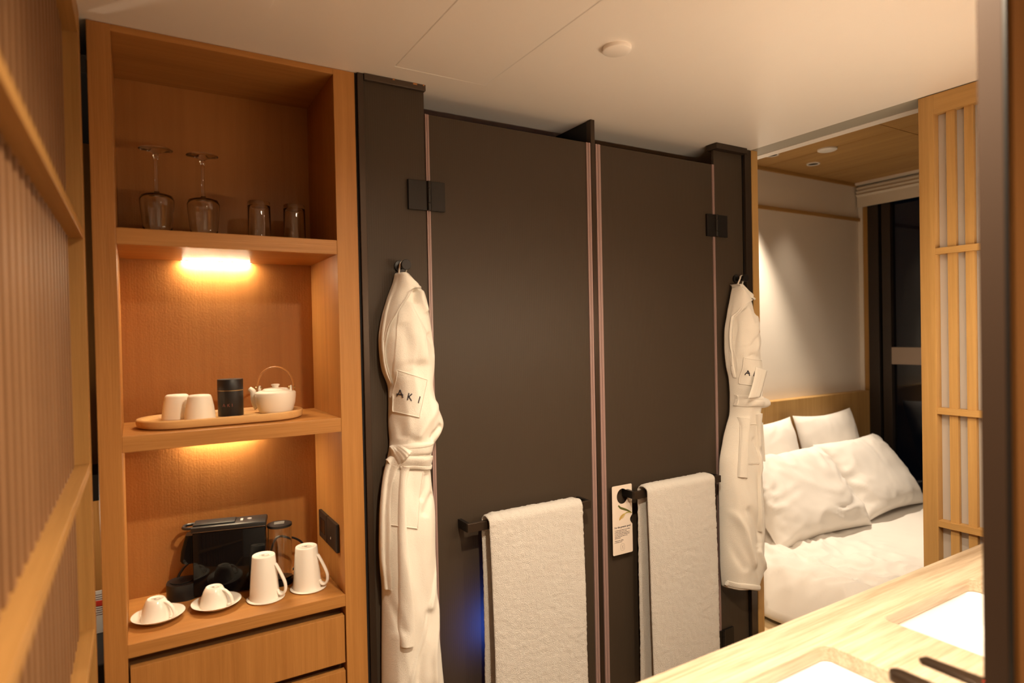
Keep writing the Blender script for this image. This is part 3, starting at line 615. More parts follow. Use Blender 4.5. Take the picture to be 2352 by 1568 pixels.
obj('window_frame', box(XW + 0.0, XW + 0.05, 0.40, 0.412, 0.37, 2.42, 0.002), M_frame, win)
obj('window_frame', box(XW - 0.014, XW + 0.05, -0.70, -0.64, 0.37, 2.42, 0.002), M_frame, win)
obj('window_sill', box(XW - 0.10, XW + 0.05, -2.3, 0.7345, 0.345, 0.372, 0.003), M_frame, win)
obj('transom', box(XW - 0.012, XW + 0.04, -2.3, 0.64, 1.245, 1.358, 0.002), plain('transom_taupe', (0.34, 0.27, 0.22), 0.5), win)
for z0, z1 in ((0.372, 1.2445), (1.3585, 2.42)):
    obj('glass_pane', box(XW + 0.018, XW + 0.026, -2.3, 0.665, z0, z1), M_winglass, win)
# roman blind
bl = thing('roman_blind', 'off-white fabric roman blind gathered at the top of the window', 'blind', (XW - 0.06, -0.5, 2.32))
pr = [(0.012, 2.468), (0.045, 2.462), (0.062, 2.448), (0.050, 2.436), (0.066, 2.424), (0.052, 2.412), (0.066, 2.400), (0.050, 2.388), (0.048, 2.318), (0.040, 2.318), (0.040, 2.38), (0.02, 2.40), (0.012, 2.42)]
obj('fabric', loft([[(XW - x, y, z) for x, z in pr] for y in (0.785, 0.4, 0.0, -0.6, -1.2, -2.2)]), plain('blind_fabric', (0.74, 0.68, 0.58), 0.9, bump=(200, 0.3, 0.001)), bl)
obj('head_rail', box(XW - 0.07, XW - 0.013, -2.2, 0.787, 2.4685, 2.4845), plain('casing_white', (0.82, 0.78, 0.72), 0.5), bl)

# ---- bed
bed = thing('bed', 'wide bed with rumpled white duvet below the headboard', 'bed', (3.3, -0.25, 0))
obj('bed_base', box(2.255, 4.215, -1.30, 0.734, 0.0, 0.215, 0.004), wood('platform_wood', (0.55, 0.40, 0.22), (0.72, 0.56, 0.34), 'Y', 60), bed)
tag(obj('headboard', box(2.27, 4.312, 0.735, 0.799, 0.0, 1.06, 0.003), wood('headboard_wood', LW_D, (0.56, 0.35, 0.135), 'Z', 60)), 'plain light wooden headboard against the bedroom wall', 'headboard')
obj('mattress', box(2.40, 4.20, -1.25, 0.73, 0.215, 0.36, 0.03), M_linen, bed, smooth=True, autos=40)
def sstep(a): a = max(0.0, min(1.0, a)); return a * a * (3 - 2 * a)
def fbm(x, y, z=0, o=4): return noise.fractal(Vector((x, y, z)), 1.0, 2.0, o)
def ridge(x, y, z=0): return 1 - abs(noise.noise(Vector((x, y, z)))) * 2
def duvet():
    bm = bmesh.new(); nx, ny = 190, 190; x0, x1, y0, y1 = 2.335, 4.215, -1.28, 0.70
    V = []
    for i in range(nx + 1):
        r = []
        u = i / nx
        for j in range(ny + 1):
            x = x0 + (x1 - x0) * u; y = y0 + (y1 - y0) * j / ny
            d = max(0.0, (x - x0)); dr = max(0.0, x1 - x)
            edge = min(1.0, d / 0.16); edge = 1 - (1 - edge) ** 2.4
            edge2 = min(1.0, dr / 0.12); edge2 = 1 - (1 - edge2) ** 2.4
            zt = 0.425 * 1.0
            near = math.exp(-((x - 2.66) / 0.34) ** 2) * (0.55 + 0.45 * sstep(0.5 + 1.2 * noise.noise(Vector((x * 2.1, y * 2.1, 5)))))
            q = fbm(x * 1.2, y * 1.2, 3.1, 2) * 0.35
            w_ = 0.030 * near * ridge(x * 4.2 + q * 4, y * 7.5 - x * 3.5 + q * 3) + 0.026 * near * max(0, ridge(x * 9 + q * 5, y * 11 + q * 4, 4)) ** 2 + 0.010 * near * fbm(x * 18, y * 18, 2)
            w_ += 0.004 * fbm(x * 3, y * 3, 1) + 0.004 * ridge(x * 2.4 + y * 1.3 + q, y * 1.1 - x * .6, 7)
            z = 0.262 + (zt - 0.262) * edge * edge2 + w_ * (0.35 + 0.65 * min(1, d / .1))
            xx = x - 0.02 * (1 - edge) + 0.015 * (1 - min(1, d / .2)) * fbm(y * 5, 3.3, 0, 3)
            r.append(bm.verts.new((xx, y, z)))
        V.append(r)
    for i in range(nx):
        for j in range(ny): bm.faces.new((V[i][j], V[i + 1][j], V[i + 1][j + 1], V[i][j + 1]))
    # underside skirt
    ring = [V[0][j] for j in range(ny + 1)] + [V[i][ny] for i in range(1, nx + 1)] + [V[nx][j] for j in range(ny - 1, -1, -1)] + [V[i][0] for i in range(nx - 1, 0, -1)]
    low = [bm.verts.new((v.co.x + (0.03 if v.co.x < 3 else -0.03), v.co.y, 0.235)) for v in ring]
    for k in range(len(ring)):
        l = (k + 1) % len(ring); bm.faces.new((ring[k], low[k], low[l], ring[l]))
    return bm
obj('duvet', duvet(), M_linen, bed, smooth=True)

def pillow(name, label, group, center, ex, ey, a, b, t, seed, wr=0.006, pinch=0.10):
    """a,b half sizes along ex,ey; t half thickness"""
    bm = bmesh.new(); n = 56; sides = []
    for sgn in (1, -1):
        g_ = []
        for i in range(n + 1):
            r = []
            for j in range(n + 1):
                u = math.sin((i / n * 2 - 1) * math.pi / 2); v = math.sin((j / n * 2 - 1) * math.pi / 2)
                x = a * u * (1 - pinch * (1 - v * v) * u * u * 0.55 + 0.02 * abs(u * v)); y = b * v * (1 - pinch * (1 - u * u) * v * v * 0.75 + 0.02 * abs(u * v))
                h = t * (max(0, 1 - u ** 4) ** 0.62) * (max(0, 1 - v ** 4) ** 0.62)
                e = (1 - u * u) ** .5 * (1 - v * v) ** .5 if abs(u) < 1 and abs(v) < 1 else 0
                edge = max(abs(u), abs(v))
                h += wr * (ridge(x * 9 + seed, y * 9 + 2 * fbm(x * 3, y * 3, seed, 2), sgn) * (0.3 + edge ** 4) + 0.5 * fbm(x * 22, y * 22, seed, 2) * edge ** 3 + .5 * ridge(x * 4 + y * 2, y * 5, seed)) * min(1, e * 3)
                if sgn > 0: z = h
                else: z = -h * 0.55
                r.append((x, y, z))
            g_.append(r)
        sides.append(g_)
    top = [[bm.verts.new(p) for p in r] for r in sides[0]]
    bot = [[top[i][j] if i in (0, n) or j in (0, n) else bm.verts.new(sides[1][i][j]) for j in range(n + 1)] for i in range(n + 1)]
    for i in range(n):
        for j in range(n):
            bm.faces.new((top[i][j], top[i + 1][j], top[i + 1][j + 1], top[i][j + 1]))
            bm.faces.new((bot[i][j], bot[i][j + 1], bot[i + 1][j + 1], bot[i + 1][j]))
    xf(bm, frame_mat(center, ex, ey))
    o = obj(name, bm, M_linen, smooth=True); return tag(o, label, 'pillow', group)
def lean(deg): return (0, math.cos(math.radians(deg)), math.sin(math.radians(deg)))
GP = 'white pillows on the bed'
pillow('square_pillow', 'white square pillow against the headboard, half hidden by robe', GP, (3.12, 0.635, 0.70), (1, 0, 0), lean(76), 0.265, 0.265, 0.065, 1.0)
pillow('square_pillow', 'white square pillow against the headboard nearest the window', GP, (3.715, 0.635, 0.705), (1, 0.02, 0), lean(76), 0.305, 0.265, 0.065, 5.0)
pillow('bed_pillow', 'large white pillow lying in front, nearest the window', GP, (3.71, 0.400, 0.626), (1, 0.03, 0), lean(50), 0.325, 0.240, 0.090, 9.0, 0.014)
pillow('bed_pillow', 'large rumpled white pillow lying in front, nearest the robe', GP, (3.005, 0.380, 0.620), (1, -0.02, 0.0), lean(50), 0.375, 0.245, 0.095, 13.0, 0.020)

# ================================================================== CLOSET SLIVER BESIDE THE SCREEN
struct('wall_closet', box(-0.62, -0.0795, 0.60, 0.63, 0, CEIL - .001), cabwood('Z'), 'brown wooden back of the closet niche', 'wall')
struct('closet_shade_board', box(-0.618, -0.0805, 0.0, 0.598, 2.10, 2.14), M_blackgap, 'added black board that keeps the closet niche dark', 'ceiling')  # black board added so the gap beside the cabinet stays dark
struct('wall_closet_side', box(-0.65, -0.62, -0.02, 0.63, 0, CEIL - .001), M_black, 'dark side of the closet niche', 'wall')
tag(obj('minibar_box', box(-0.50, -0.084, 0.30, 0.58, 0.36, 0.645, 0.004), M_satin), 'black box in the niche left of the cabinet', 'box')
cl = thing('closet_rail', 'black shelf with drawer strip in the niche left of the cabinet', 'shelf', (-0.35, 0.5, 1.05))
obj('shelf_board', box(-0.60, -0.082, 0.42, 0.598, 1.055, 1.130, 0.002), M_black, cl)
mg = thing('printed_card', 'white card printed with lines and a red shape standing in niche', 'card', (-0.20, 0.52, 0.646))
obj('card', box(-0.36, -0.086, 0.515, 0.519, 0.646, 0.770), plain('card_white', (0.85, 0.8, 0.76), 0.6), mg)
b = bmesh.new()
for k in range(10): add_box(b, -0.35, -0.088, 0.5143, 0.5149, 0.700 + k * 0.0065, 0.7015 + k * 0.0065)
obj('printed_lines', b, plain('line_ink', (0.35, 0.25, 0.25), 0.7), mg)
obj('red_shape', tube([(-0.30, 0.514, 0.734), (-0.16, 0.514, 0.737), (-0.10, 0.514, 0.733), (-0.088, 0.514, 0.731)], 0.008, 10, flat=(1, 0.05)), plain('red_print', (0.75, 0.05, 0.03), 0.5), mg)
ld = bpy.data.lights.new('closet_glow', 'POINT'); ld.energy = 2.6; ld.color = WARM; ld.shadow_soft_size = 0.03
t = thing('closet_light', 'small lamp in the niche left of the cabinet', 'lamp', (-0.40, 0.12, 1.048))
obj('lamp_body', lathe([(0, 0), (0.02, 0), (0.022, 0.012), (0, 0.012)], 20, (-0.40, 0.40, 1.043)), M_lamp, t)
lo = bpy.data.objects.new('closet_glow', ld); COL.objects.link(lo); lo.location = (-0.40, 0.36, 1.02)
#__ROBES__
# ================================================================== TOWELS
def towel(name, label, x0, x1, zf, zb, seed):
    bm = bmesh.new(); zc = 0.9505; yb, yf = -0.0385, -0.0835; R_ = (yb - yf) / 2; yc = (yb + yf) / 2; th = 0.0085
    path = []
    n1 = 90
    for k in range(n1): path.append((yb, zb + (zc - 0.005 - zb) * k / n1, 1, 0))
    for k in range(13):
        a = math.pi * k / 12; path.append((yc + R_ * math.cos(a), zc - 0.004 + 0.0145 * math.sin(a), math.cos(a), math.sin(a)))
    n2 = 130
    for k in range(1, n2 + 1): path.append((yf, zc - 0.005 - (zc - 0.005 - zf) * k / n2, -1, 0))
    nx = 84; outer = []; inner = []
    for (y, z, ny, nz) in path:
        ro, ri = [], []
        front = ny < 0 or nz > 0.3
        drop = max(0.0, zc - z)
        for i in range(nx + 1):
            u = i / nx; x = x0 + (x1 - x0) * u
            wv = 0.006 * fbm(x * 7 + seed, z * 1.6, seed, 2) * min(1, drop / 0.15)
            wx = 0.006 * fbm(z * 2.2, seed, u * 2, 2) * min(1, drop / 0.1)
            yy = y - (wv + 0.022 * drop * (1 if ny < 0 else 0)) if ny < -0.5 else y + 0.25 * wv * (1 if ny > .5 else 0)
            xx = x + wx + (0.008 * drop if (ny < -.5 and u < .5) else 0) * (1 - 2 * u)
            e = 1 - abs(2 * u - 1) ** 14
            pile = 0.0022 * noise.noise(Vector((x * 190, z * 190, y * 60 + seed))) + 0.0020 * noise.noise(Vector((x * 70, z * 110, seed + y * 40)))
            o_ = th * (0.35 + 0.65 * e) + pile
            ro.append(bm.verts.new((xx, yy + ny * o_ * (1 if True else 0), z + nz * o_)))
            ri.append(bm.verts.new((xx, yy - ny * th * 0.8 * e, z - nz * th * 0.6 * e)))
        outer.append(ro); inner.append(ri)
    for A_, flip in ((outer, False), (inner, True)):
        for p in range(len(path) - 1):
            for i in range(nx):
                q = (A_[p][i], A_[p][i + 1], A_[p + 1][i + 1], A_[p + 1][i]); bm.faces.new(q[::-1] if flip else q)
    for p in range(len(path) - 1):
        bm.faces.new((outer[p][0], outer[p + 1][0], inner[p + 1][0], inner[p][0])); bm.faces.new((outer[p][nx], inner[p][nx], inner[p + 1][nx], outer[p + 1][nx]))
    for i in range(nx):
        bm.faces.new((outer[0][i], inner[0][i], inner[0][i + 1], outer[0][i + 1])); bm.faces.new((outer[-1][i], outer[-1][i + 1], inner[-1][i + 1], inner[-1][i]))
    o = obj(name, bm, M_towel, smooth=True); return tag(o, label, 'towel', 'bath towels on the bars')
towel('bath_towel', 'thick white terry towel on the bar of the door nearest the shelf cabinet', 0.872, 1.212, 0.27, 0.33, 2.0)
towel('bath_towel', 'thick white terry towel on the bar beside the printed hang tag', 1.490, 1.824, 0.22, 0.24, 8.0)

# ================================================================== HANG TAG
tg = thing('hang_tag', 'pale card hang tag printed For the greener good on towel bar bracket', 'tag', (1.434, -0.0195, 0.7275))
M_tagm = plain('tag_card', (0.80, 0.70, 0.61), 0.55)
MT = frame_mat((1.389, -0.0190, 0.7275), (1, 0, 0), (0, 0, 1))
circ = [(0.0455 + 0.0245 * math.cos(a), 0.201 + 0.0265 * math.sin(a)) for a in [2 * math.pi * k / 36 for k in range(36)]]
outl = rrect(0, 0.0895, 0, 0.2395, 0.005, 4)
notch = [(0.0895, 0.098)] + [(0.0895 - 0.0105 * math.sin(a), 0.098 + 0.034 * (k / 12)) for k, a in enumerate([math.pi * k / 12 for k in range(13)])][1:-1] + [(0.0895, 0.132)]
outl = outl[-1:] + notch + outl[:-1] if False else [outl[i] for i in range(len(outl))] + notch   # last corner ends on the right edge, bottom
obj('card', xf(plate(outl, [circ], 0, 0.001), MT), M_tagm, tg)
def ttext(name, s, size, x, y, mat, bold=0.0):
    b = textbm(s, size, 0.0001, 1.0, bold); xf(b, Matrix.Translation((x, y, 0.0012))); return obj(name, xf(b, MT), mat, tg)
ttext('heading_text', 'For the greener good', 0.0082, 0.0085, 0.0925, M_ink, 0.0002)
for k, s in enumerate(('To avoid wasting needs, we are making', 'a positive impact on the world.', 'To reuse towels, please leave them on', 'the towel rack. If you would like fresh', 'towels, please leave them on the', 'bathroom floor.')):
    ttext('body_text', s, 0.0043, 0.0085, 0.0835 - k * 0.0053, M_ink, 0.0001)
for k, s in enumerate(('Thank you for making', 'a conscious choice.')):
    ttext('body_text', s, 0.0043, 0.0085, 0.0480 - k * 0.0053, M_ink, 0.0001)
lg = rrect(0.0335, 0.0525, 0.0120, 0.0375, 0.009, 6); li = rrect(0.0341, 0.0519, 0.0126, 0.0369, 0.0085, 6)
obj('logo', xf(plate(lg, [li], 0.001, 0.0013), MT), M_greyink, tg)
lb = bmesh.new()
for sx in (-1, 1): tube([(0.043 + sx * 0.0018 + 0.0012 * math.sin(k * 1.3) * sx, 0.017 + k * 0.0022, 0.0012) for k in range(8)], 0.0004, 5, lb)
obj('logo_mark', xf(lb, MT), M_greyink, tg)
st = smoothpath([(0.027, 0.171, 0.0012), (0.036, 0.162, 0.0012), (0.052, 0.155, 0.0012), (0.070, 0.147, 0.0012), (0.087, 0.137, 0.0012)], 6)
obj('tulip_leaf', xf(tube(st, [0.0010 + 0.0028 * math.sin(math.pi * min(1, .15 + .85 * k / (len(st) - 1))) for k in range(len(st))], 8, flat=(0.1, 1)), MT), plain('leaf_green', (0.10, 0.11, 0.02), 0.6), tg)
st = smoothpath([(0.087, 0.1375, 0.0013), (0.070, 0.1415, 0.0013), (0.056, 0.1385, 0.0013)], 6)
obj('tulip_stem', xf(tube(st, 0.0016, 8, flat=(0.1, 1)), MT), plain('stem_green', (0.36, 0.34, 0.05), 0.6), tg)
for k, (a, c_) in enumerate((((0.030, 0.119), (0.50, 0.33, 0.10)), ((0.034, 0.124), (0.45, 0.40, 0.08)), ((0.040, 0.124), (0.62, 0.48, 0.25)))):
    st = smoothpath([(0.058, 0.139, 0.0014), ((0.058 + a[0]) / 2 - .003, (0.139 + a[1]) / 2 + 0.002 * (1 - k), 0.0014), (a[0], a[1], 0.0014)], 6)
    obj('tulip_petal', xf(tube(st, [0.0008 + 0.0042 * math.sin(math.pi * i / (len(st) - 1)) for i in range(len(st))], 8, flat=(0.1, 1)), MT), plain('petal_%d' % k, c_, 0.6), tg)

# ================================================================== BATHROBES
def interp(tbl, z):
    # tbl: list of (z, value) descending z
    if z >= tbl[0][0]: return tbl[0][1]
    for (za, va), (zb, vb) in zip(tbl[:-1], tbl[1:]):
        if z >= zb:
            t = (za - z) / (za - zb) if za > zb else 0; t = t * t * (3 - 2 * t) * 0.5 + t * 0.5
            return va + (vb - va) * t
    return tbl[-1][1]
def sstep(a): a = max(0.0, min(1.0, a)); return a * a * (3 - 2 * a)
class Robe:
    def __init__(s, Yp, left, right, depth, folds, seed, back=-0.0115, ylr=(-0.022, -0.035)):
        s.Yp = Yp; s.seed = seed; s.back = back; s.tw = 0.9 if back > -0.015 else 0.58
        m_ = lambda L_, Y_: sorted([(onY(p[0], p[1], Y_).z, onY(p[0], p[1], Y_).x) for p in L_], key=lambda q: -q[0])
        s.L = m_(left, ylr[0]); s.R = m_(right, ylr[1])
        s.top = min(s.L[0][0], s.R[0][0]); s.bot = max(s.L[-1][0], s.R[-1][0])
        def smooth(T):
            n = 420; zs = [s.top + (s.bot - s.top) * k / n for k in range(n + 1)]; v = [interp(T, z) for z in zs]
            for _ in range(3): v = [v[0]] + [sum(v[max(0, k - 4):k + 5]) / len(v[max(0, k - 4):k + 5]) for k in range(1, n)] + [v[-1]]
            return v
        s.Ls, s.Rs = smooth(s.L), smooth(s.R)
        s.depth = depth; s.folds = []
        for kind, pts, amp, w in folds:   # kind: 'ridge', 'stepR' (surface proud to the right of the line), 'stepL'
            pts = [onY(p[0], p[1], Yp) for p in pts]; pts = smoothpath([(p.x, 0, p.z) for p in pts], 6)
            s.folds.append((kind, [(p.x, p.z) for p in pts], amp, w))
    def edges(s, z):
        t = (z - s.top) / (s.bot - s.top) * 420; t = max(0, min(419.999, t)); i = int(t); q = t - i
        return s.Ls[i] * (1 - q) + s.Ls[i + 1] * q, s.Rs[i] * (1 - q) + s.Rs[i + 1] * q
    def between(s, A_, B_, off, n=60, m_=26):
        def rs(P):
            PP = smoothpath([(q[0], 0, q[1]) for q in [s.xz(*p) for p in P]], 10); L_ = [0]
            for a, b in zip(PP[:-1], PP[1:]): L_.append(L_[-1] + (b - a).length)
            out = []; k = 0
            for i in range(n):
                d = L_[-1] * i / (n - 1)
                while k < len(L_) - 2 and L_[k + 1] < d: k += 1
                t = (d - L_[k]) / max(1e-9, L_[k + 1] - L_[k]); p = PP[k].lerp(PP[k + 1], max(0, min(1, t))); out.append((p.x, p.z))
            return out
        a, b = rs(A_), rs(B_)
        G = [[(a[i][0] + (b[i][0] - a[i][0]) * j / (m_ - 1), a[i][1] + (b[i][1] - a[i][1]) * j / (m_ - 1)) for j in range(m_)] for i in range(n)]
        return s.grid_patch(G, off, fine=True)
    def fold(s, x, z):
        y = 0.0
        for kind, P, amp, w in s.folds:
            best = 1e9; sg = 1; tt = 0; n = len(P) - 1
            zmin = min(P[0][1], P[-1][1]) - 4 * w - 0.03; zmax = max(P[0][1], P[-1][1]) + 4 * w + .03
            if z < zmin or z > zmax: continue
            for k in range(n):
                ax, az = P[k]; bx, bz = P[k + 1]; dx, dz = bx - ax, bz - az; l2 = dx * dx + dz * dz + 1e-12
                t = max(0, min(1, ((x - ax) * dx + (z - az) * dz) / l2)); qx, qz = ax + dx * t, az + dz * t
                d = math.hypot(x - qx, z - qz)
                if d < best:
                    best = d; sg = 1 if (dx * (z - az) - dz * (x - ax)) > 0 else -1; tt = (k + t) / n   # sg>0: right side for a downward path
            fade = sstep(min(tt, 1 - tt) / 0.16)
            if kind == 'ridge': y += 1.7 * amp * fade * math.exp(-(best / w) ** 2)
            else:
                sd = best * sg * (1 if kind == 'stepR' else -1)
                y += amp * fade * sstep(sd / w + 0.5) * math.exp(-max(0, sd) / (w * 9))
        return y
    def Y(s, x, z, fold=True, fine=True, cl=1.0):
        xl, xr = s.edges(z); c = (xl + xr) / 2; h = max(0.004, (xr - xl) / 2)
        u = max(-cl, min(cl, (x - c) / h)); d = interp(s.depth, z)
        prof = max(0.0, 1 - abs(u) ** 2.6) ** 0.55
        y = d * prof
        e = min(1, (1 - abs(u)) * 4)
        if fold: y += s.fold(x, z) * e
        if fine: y += e * (0.0055 * fbm(x * 14 + s.seed, z * 4.5, s.seed, 3) + 0.0035 * ridge(x * 20 + z * 3, z * 5.0 + s.seed, s.seed))
        return s.back - max(0.0, y)
    def body(s, nz=250, nx=64):
        bm = bmesh.new(); F, B = [], []
        for k in range(nz + 1):
            z = s.top + (s.bot - s.top) * k / nz; xl, xr = s.edges(z); f_, b_ = [], []
            for i in range(nx + 1):
                u = -math.cos(math.pi * i / nx); x = (xl + xr) / 2 + u * (xr - xl) / 2
                f_.append(bm.verts.new((x, s.Y(x, z), z)))
                b_.append(f_[-1] if i in (0, nx) else bm.verts.new((x, s.back + 0.0035 * (1 - abs(u)), z)))
            F.append(f_); B.append(b_)
        for k in range(nz):
            for i in range(nx):
                bm.faces.new((F[k][i], F[k][i + 1], F[k + 1][i + 1], F[k + 1][i])); 
                q = [B[k][i], B[k + 1][i], B[k + 1][i + 1], B[k][i + 1]]
                bm.faces.new(q)
        for A_ in (0, nz):
            ring = F[A_] + B[A_][1:-1][::-1]; bm.faces.new(ring)
        return bm
    def xz(s, px, py, Y=None):
        p = onY(px, py, s.Yp)
        d = ray(px, py); k = 0                       # first point of the cloth that this ray meets
        while k <= 70:
            Yk = -0.14 + k * (s.back + 0.14) / 70; p = CAM + d * ((Yk - CAM.y) / d.y); xl, xr = s.edges(p.z)
            if xl < p.x < xr and Yk >= s.Y(p.x, p.z, False, False, 0.97): return p.x, p.z
            k += 1
        c = onY(px, py, s.back); xl, xr = s.edges(c.z)
        p = c if c.x < (xl + xr) / 2 else onY(px, py, s.back - 0.4 * interp(s.depth, c.z))
        return p.x, p.z
    def grid_patch(s, G, off, fine=False):
        """G: grid of (x,z); raised by off above the cloth with closed rim"""
        bm = bmesh.new(); n, m_ = len(G), len(G[0]); V = []; L_ = []
        for i in range(n):
            r, q = [], []
            for j in range(m_):
                x, z = G[i][j]; a, b = abs(2 * j / (m_ - 1) - 1), abs(2 * i / (n - 1) - 1)
                o = off(i / (n - 1), j / (m_ - 1)) if callable(off) else off
                r.append(bm.verts.new((x, s.Y(x, z, True, True, 0.95) - o, z)))
            V.append(r)
        for i in range(n - 1):
            for j in range(m_ - 1): bm.faces.new((V[i][j], V[i][j + 1], V[i + 1][j + 1], V[i + 1][j]))
        ring = [V[0][j] for j in range(m_)] + [V[i][-1] for i in range(1, n)] + [V[-1][j] for j in range(m_ - 2, -1, -1)] + [V[i][0] for i in range(n - 2, 0, -1)]
        low = [bm.verts.new((v.co.x, v.co.y + 0.014, v.co.z)) for v in ring]
        for k in range(len(ring)): l = (k + 1) % len(ring); bm.faces.new((ring[k], low[k], low[l], ring[l]))
        return bm
    def quad(s, Q, off, n=22, m_=22, **k):
        q = [s.xz(*p) for p in Q]; G = []
        for i in range(n):
            v = i / (n - 1); r = []
            for j in range(m_):
                u = j / (m_ - 1)
                r.append(tuple((1 - v) * ((1 - u) * q[0][c] + u * q[1][c]) + v * ((1 - u) * q[3][c] + u * q[2][c]) for c in (0, 1)))
            G.append(r)
        return s.grid_patch(G, off, **k)
    def ribbon(s, pts, wpx, off, n=None, m_=9, puff=0.004):
        """pts: px polyline, wpx widths px at ends/points"""
        P = [s.xz(*p) for p in pts]; q0, q1 = pts[0], pts[-1]; p0 = onY(*q0, s.Yp)
        sc = abs(onY(q0[0], q0[1] + 10, s.Yp).z - p0.z) / 10 if abs(q1[0] - q0[0]) > abs(q1[1] - q0[1]) else s.tw * abs(onY(q0[0] + 10, q0[1], s.Yp).x - p0.x) / 10
        PP = smoothpath([(p[0], 0, p[1]) for p in P], 8); N_ = len(PP); ws = []
        for k in range(N_):
            t = k / 8; i = min(int(t), len(wpx) - 2); ws.append((wpx[i] + (wpx[i + 1] - wpx[i]) * min(1, t - i)) * sc)
        G = []
        for k in range(N_):
            a, b = PP[max(0, k - 1)], PP[min(N_ - 1, k + 1)]; d = (b - a).normalized(); nn = (-d.z, d.x)
            if nn[0] < 0 and abs(d.z) > abs(d.x): nn = (-nn[0], -nn[1])
            if abs(d.z) <= abs(d.x) and nn[1] > 0: nn = (-nn[0], -nn[1])
            G.append([(PP[k].x + nn[0] * ws[k] * (j / (m_ - 1) - .5), PP[k].z + nn[1] * ws[k] * (j / (m_ - 1) - .5)) for j in range(m_)])
        return s.grid_patch(G, lambda a, b: off + puff * (1 - abs(2 * b - 1) ** 3))
    def line(s, pts, r, off=0.001, fl=(1, 1)):
        P = [s.xz(*p) for p in pts]; PP = smoothpath([(p[0], 0, p[1]) for p in P], 8)
        return tube([(p.x, s.Y(p.x, p.z, True, True, 0.95) - off, p.z) for p in PP], r, 8, flat=fl)
    def letters(s, segs, w, off):
        bm = bmesh.new()
        for a, b in segs:
            P = [s.xz(a[0] + (b[0] - a[0]) * k / 6, a[1] + (b[1] - a[1]) * k / 6) for k in range(7)]
            tube([(x, s.Y(x, z, True, True, 0.95) - off, z) for x, z in P], w, 6, bm)
        return bm
def build_robe(R_, name, label, cat_group, base, spec):
    t = thing(name, label, 'bathrobe', base, group=cat_group)
    bd = obj('robe_body', R_.body(), M_robe, t, smooth=True)
    for pts, r in spec.get('piping', ()): obj('collar_edge', R_.line(pts, r, 0.0), M_robe, t, smooth=True)
    pk = None
    for Q in spec['pockets']: 
        pk2 = obj('pocket', R_.quad(Q, spec.get('poff', 0.0035)), M_robe, t, smooth=True, autos=50); pk = pk or pk2
        for qa, qb in ((0, 1), (1, 2), (2, 3), (3, 0)):
            obj('pocket_hem', R_.line([Q[qa], ((Q[qa][0] + Q[qb][0]) / 2, (Q[qa][1] + Q[qb][1]) / 2), Q[qb]], 0.0013, 0.0038), M_robe, pk2, smooth=True)
    obj('embroidered_letters', R_.letters(spec['letters'], spec.get('lw', 0.0015), 0.0040), M_ink, pk, smooth=True)
    for kind, pts, w, off, puff in spec['belt']: obj(kind, R_.ribbon(pts, w, off, puff=puff), M_robe, t, smooth=True, autos=60)
    for kind, bm_ in spec.get('extra', ()): obj(kind, bm_, M_robe, t, smooth=True)
    return t
def A7(*P): return [(800 + x / 3.0167, 580 + y / 3.0154) for x, y in P]
def A8(*P): return [(800 + x / 3.027, 1050 + y / 3.027) for x, y in P]
left = A7((335, 140), (318, 200), (270, 330), (235, 450), (215, 580), (222, 720), (240, 830), (283, 915), (286, 1000), (285, 1200), (296, 1320), (285, 1400), (262, 1480)) + A8((247, 130), (222, 400), (220, 640), (228, 800), (240, 890), (240, 1568), (238, 1700))
right = A7((405, 140), (480, 230), (535, 262), (560, 370), (585, 580), (603, 680), (600, 800), (580, 910), (600, 1010), (635, 1105), (664, 1165), (655, 1220), (610, 1275), (580, 1305), (572, 1400), (575, 1490)) + A8((585, 180), (608, 330), (608, 640), (612, 850), (620, 950), (632, 1200), (650, 1400), (668, 1568), (675, 1700))
folds = [('stepL', A7((400, 330), (432, 400), (470, 480), (508, 560), (522, 690), (530, 780)), 0.012, 0.016),
         ('ridge', A7((500, 250), (505, 330), (540, 420)), 0.008, 0.012), ('ridge', A7((470, 250), (450, 300), (440, 360)), -0.010, 0.010),
         ('ridge', A7((520, 560), (560, 620), (595, 720)), -0.006, 0.010),
         ('ridge', A7((330, 480), (380, 640), (400, 800)), -0.004, 0.018), ('ridge', A7((300, 1110), (345, 1200), (362, 1290)), -0.008, 0.012),
         ('ridge', A7((620, 1180), (560, 1240), (530, 1290)), -0.008, 0.010), ('ridge', A7((600, 1020), (560, 1080), (480, 1180), (420, 1290)), 0.008, 0.016),
         ('ridge', A8((530, 100), (520, 200), (480, 300)), -0.006, 0.010), ('ridge', A8((590, 250), (540, 300), (500, 400)), -0.006, 0.012),
         ('stepR', A8((605, 660), (590, 800), (565, 920), (535, 1010), (490, 1180), (440, 1330), (400, 1480), (375, 1600)), 0.010, 0.006),
         ('ridge', A8((625, 950), (600, 1150), (570, 1330), (575, 1600)), 0.008, 0.010), ('ridge', A8((540, 1010), (520, 1150), (470, 1330), (430, 1600)), -0.007, 0.012),
         ('ridge', A8((260, 940), (320, 1080), (350, 1200)), -0.006, 0.010), ('ridge', A8((300, 1200), (310, 1400), (330, 1600)), 0.005, 0.020)]
RL = Robe(-0.06, left, right, [(1.70, 0.030), (1.64, 0.050), (1.50, 0.082), (1.25, 0.092), (1.17, 0.085), (1.135, 0.066), (1.09, 0.070), (0.95, 0.082), (0.6, 0.088), (0.2, 0.085)], folds, 3.0)
